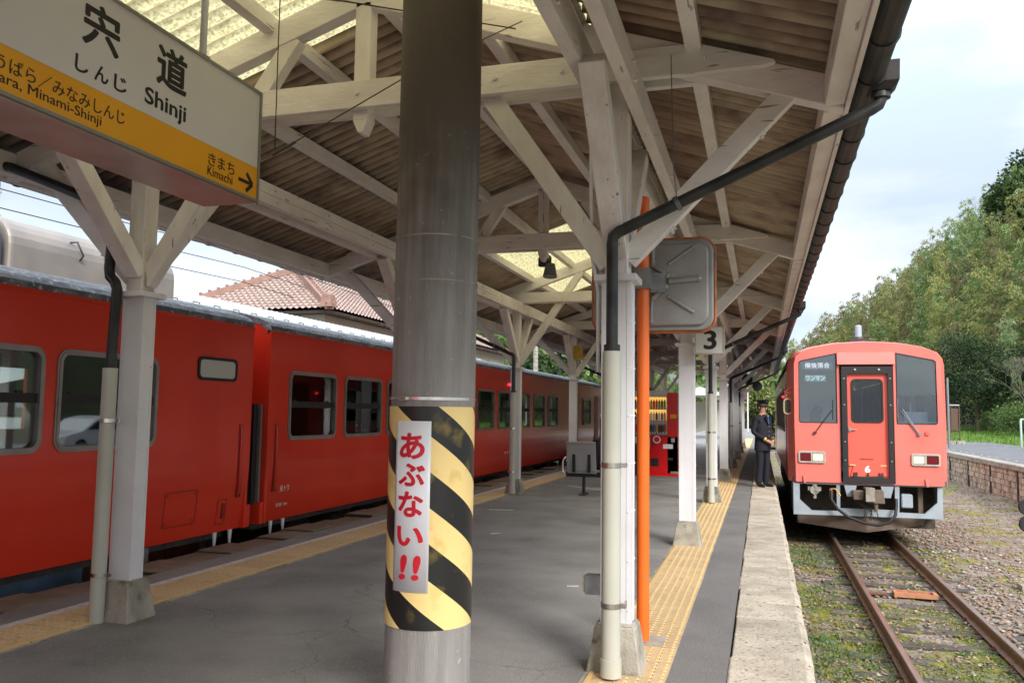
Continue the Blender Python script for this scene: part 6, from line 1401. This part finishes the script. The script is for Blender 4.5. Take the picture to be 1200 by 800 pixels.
def tile_face(p00, p10, p01, p11, nu, nv):
    """p00-p10 eave, p01-p11 top edge; joined curved tiles in courses"""
    p00, p10, p01, p11 = map(Vector, (p00, p10, p01, p11)); V, F = [], []
    nrm = (p10-p00).cross(p01-p00).normalized(); nrm = nrm if nrm.z > 0 else -nrm; per = 6; W = nu*per+1
    L0 = (p10-p00).length; L1 = (p11-p01).length
    for v in range(nv):
        for e in (0, 1):
            tv = (v+e*1.0)/nv; a = p00.lerp(p01, tv); b = p10.lerp(p11, tv)
            for u in range(W):
                base = p00+(p10-p00)*(u/(W-1)); s0 = (a-p00).dot((p10-p00).normalized())/L0; s1 = (b-p00).dot((p10-p00).normalized())/L0
                tu = min(max(u/(W-1), s0), s1); p = a+(b-a)*((tu-s0)/(s1-s0) if s1 > s0+1e-6 else 0)
                ph = (u % per)/per*2*math.pi
                V.append(p+nrm*(.028*math.sin(ph)+(.055 if e == 0 else .0)))
        o_ = v*2*W
        for u in range(W-1): F.append((o_+u, o_+u+1, o_+W+u+1, o_+W+u))
        if v:
            for u in range(W-1): F.append((o_-W+u, o_-W+u+1, o_+u+1, o_+u))
    return [tuple(p) for p in V], F
mb = MB()
for args in (((ex1, ey0, ez), (ex1, ey1, ez), (rxm, ry0, rz_), (rxm, ry1, rz_), 84, 15), ((ex0, ey0, ez), (ex1, ey0, ez), (rxm-.01, ry0, rz_), (rxm+.01, ry0, rz_), 29, 15), ((ex0, ey1, ez), (ex0, ey0, ez), (rxm, ry1, rz_), (rxm, ry0, rz_), 64, 12), ((ex1, ey1, ez), (ex0, ey1, ez), (rxm+.01, ry1, rz_), (rxm-.01, ry1, rz_), 22, 13)):
    mb._add(*tile_face(*args))
tag(mb.build('roof_tiles', M['rooftile'], hs), kind='stuff')
M['ridgetile'] = mat('ridge_tile', (.30, .17, .13), .5, col2=(.22, .13, .10), nscale=5)
for p, q in (((rxm, ry0, rz_+.10), (rxm, ry1, rz_+.10)), ((ex1, ey0, ez+.08), (rxm, ry0, rz_+.12)), ((ex0, ey0, ez+.08), (rxm, ry0, rz_+.12))):
    MB().beam(p, q, .26, .20).build('ridge_course', M['ridgetile'], hs); p_, q_ = Vector(p), Vector(q); n_ = int((q_-p_).length/.28)
    kn = MB()
    for k in range(n_): c_ = p_.lerp(q_, (k+.5)/n_); kn.box(c_.x-.04, c_.x+.04, c_.y-.04, c_.y+.04, c_.z+.08, c_.z+.17)
    tag(kn.build('ridge_knobs', M['ridgetile'], hs), kind='stuff')
for p in ((rxm, ry0-.1, rz_+.28), (ex1-.1, ey0+.1, ez+.26)): MB().frustum(p[0], p[1], p[2]-.2, p[2]+.16, .38, .38, .28, .28).sphere((p[0], p[1], p[2]+.12), .16, 8, 6).build('ridge_end_tile', M['ridgetile'], hs)
# white metal roof over the opposite platform
sh = thing('platform_shelter', 'low white corrugated metal roof over the opposite platform behind the left train', 'shelter', (0, 0, 0))
M['whitemetal'] = mat('white_sheet_metal', (.36, .37, .37), .5, col2=(.27, .28, .28), nscale=3, stretch=(1, 8, 1), col3=(.28, .27, .25), n3=7, lo3=.56, hi3=.66)
V, F = [], []; ys = np.arange(8.2, 26, .05)
for i, y in enumerate(ys):
    dz = .012*math.cos(y*2*math.pi/.2)
    V += [(-8.35, y, 2.90+dz), (-9.75, y, 3.40+dz)]
for i in range(len(ys)-1): F.append((2*i, 2*i+2, 2*i+3, 2*i+1))
mb = MB(); mb._add(V, F); mb.build('roof_sheet', M['whitemetal'], sh)
mb = MB(); V2 = [(x-.0, y, z-.03) for x, y, z in V]; mb._add(V2, F); mb.build('roof_lining', M['wood'], sh)
MB().box(-8.42, -8.34, 8.2, 25.9, 2.80, 2.87).build('fascia', M['vmwhite'], sh); MB().box(-9.82, -9.74, 8.2, 25.9, 3.28, 3.37).build('fascia', M['vmwhite'], sh)
gm = MB().tube([(0, -.08, .0), (0, -.08, .06), (0, .08, .06), (0, .08, .0)], .008, 5).mesh('snow_guard', M['iron'])
for k in range(34): inst('snow_guard', gm, sh, (-8.50, 8.4+k*.52, 2.965))
for k in range(5): MB().box(-9.65, -9.53, 9+k*4, 9.12+k*4, 0, 3.36).build('post', M['steelwhite'], sh)
# parked white car
car = thing('parked_car', 'white parked car reflected in the nearest train window', 'car', (15.4, 27.7, -.52))
M['carwhite'] = mat('white_car_paint', (.70, .72, .74), .25, coat=.5)
bp = [(-2.1, .25), (-2.12, .62), (-2.0, .80), (-1.2, .95), (-.55, 1.40), (.1, 1.52), (1.0, 1.48), (1.75, 1.05), (2.0, .95), (2.1, .55), (2.08, .25)]
MB().prism(bp, 'x', -.82, .82).build('body', M['carwhite'], car); bev(car.children[0], .08, 3)
for s_ in (-1, 1):
    MB().prism([(-.98, .98), (-.45, 1.36), (.02, 1.44), (.02, .98)], 'x', s_*.822, s_*.835).build('side_window', M['black'], car); MB().prism([(.08, .98), (.08, 1.44), (.95, 1.40), (1.45, 1.02)], 'x', s_*.822, s_*.835).build('side_window', M['black'], car)
    for y in (-1.3, 1.3):
        w_ = MB().cyl((s_*.68, y, .31), (s_*.86, y, .31), .31, n=20).build('wheel', M['black'], car); MB().cyl((s_*.86, y, .31), (s_*.87, y, .31), .19, n=14).build('rim', M['steel'], w_)
    MB().sphere((s_*.65, -2.05, .68), .12, 8, 6).build('headlight', M['whiteprint'], car)
# concrete pole and wires
def upole(x, y, h, label):
    t = thing('utility_pole', label, 'pole', (x, y, -.3)); MB().cyl((0, 0, 0), (0, 0, h), .19, .13, 16).build('shaft', M['concrete'], t)
    for z in np.arange(3, h, .45): MB().cyl((0, 0, z), (0, 0, z+.02), .185, n=16, cap=False).build('band', M['vmwhite'], t)
    MB().box(-.7, .7, -.05, .05, h-1.2, h-1.1).build('crossarm', M['galv'], t); return t
upole(-13.95, 11.95, 9, 'banded concrete utility pole at the left picture edge'); upole(-14.0, 52, 9.5, 'concrete utility pole behind the tiled roof')
for i_, (z, xo) in enumerate(((5.72, 0), (5.34, .05), (4.93, 0), (6.3, .3), (7.05, .5))):
    t = thing('overhead_wire', ('uppermost', 'second', 'third', 'fourth', 'lowest')[(4, 3, 2, 1, 0).index(i_) if False else (2, 3, 4, 1, 0)[i_]]+' black overhead wire of the five above the left train', 'wire', (0, 0, 0))
    MB().tube([(-14+xo, -20+4*j, z-.0-.35*math.sin(math.pi*((j*4) % 40)/40)) for j in range(0, 19)], .011, 5).build('strand', M['black'], t)

# far end of the platform
t = thing('waiting_shelter', 'small pale shelter at the far end of the platform', 'shelter', (-4.6, 50, 0))
mb = MB()
for x in (0, 2.4):
    for y in (0, 5): mb.box(x-.06, x+.06, y-.06, y+.06, 0, 2.5)
mb.build('post', M['steelwhite'], t); MB().prism([(-.5, 2.5), (2.9, 2.5), (1.2, 3.0)], 'y', -.5, 5.5).build('roof', M['vmwhite'], t); MB().box(.1, 2.3, 5.1, 5.16, .4, 2.2).build('back_panel', M['cream'], t)
b2_ = thing('house', 'pale two-storey house far beyond the platform end', 'house', (-14, 100, -1.2))
MB().box(0, 8, 0, 9, 0, 5.2).build('wall', M['plaster'], b2_); MB().prism([(-.6, 5.2), (8.6, 5.2), (4, 7.4)], 'y', -.6, 9.6).build('roof', M['galv'], b2_)
for x in (1, 3.4, 5.8):
    for z in (1.0, 3.4): MB().box(x, x+1.3, -.05, -.005, z, z+1.1).build('window', M['glass_dark'], b2_)
for i_, (x, y, lb) in enumerate(((-2.3, 62, 'thin white lamp post at the far platform end, nearest of the two'), (-1.1, 74, 'thin white lamp post at the far platform end, farthest of the two'))):
    t = thing('lamp_post', lb, 'lamp post', (x, y, 0)); MB().cyl((0, 0, 0), (0, 0, 5), .06, n=8).build('shaft', M['steelwhite'], t); MB().box(-.1, .7, -.08, .08, 4.95, 5.05).build('lamp_head', M['galv'], t)
for i_, (x, y, r_, z, lb) in enumerate(((-.42, 27.6, .17, 2.52, 'upper of two black round discs hanging under the canopy edge'), (-.12, 29.4, .165, 2.36, 'lower of two black round discs hanging under the canopy edge'))):
    t = thing('hanging_disc', lb, 'round mirror', (x, y, z)); MB().cyl((0, 0, 0), (0, .05, 0), r_, n=24).build('disc', M['black'], t); MB().cyl((0, .03, r_), (0, .03, 3.15-z), .012, n=6).build('hanger', M['steelwhite'], t)
t = thing('hanging_plate', 'small white vertical plate hanging above the black discs', 'sign', (-.48, 26.5, 2.62)); MB().box(-.06, .06, 0, .03, 0, .42).build('plate', M['vmwhite'], t); MB().cyl((0, .015, .42), (0, .015, .6), .01, n=6).build('hanger', M['galv'], t)
for i_, (x, y, h, rx, m1, lb) in enumerate(((-6.5, 78, 5.0, 2.4, 'mid', 'green tree left of the distant platform end'), (-1.5, 96, 6, 3.0, 'bam_olive', 'yellowish tree straight beyond the platform end'), (-9.5, 88, 6.5, 3.0, 'bam_green', 'light green tree farther left beyond the platform end'), (1.8, 118, 8, 3.6, 'bam_pale', 'pale green tree at the far bend of the track'))):
    tree('broadleaf_tree', lb, (x, y, -1.2), h, rx, h*.42, [FOL[m1], FOL['mid']], 2600, .42, 70+i_)
b_ = MB(); b_.box(13.2, 24, -8, 36, -1.3, -.52); struct('lane', b_, M['asphaltblue'])
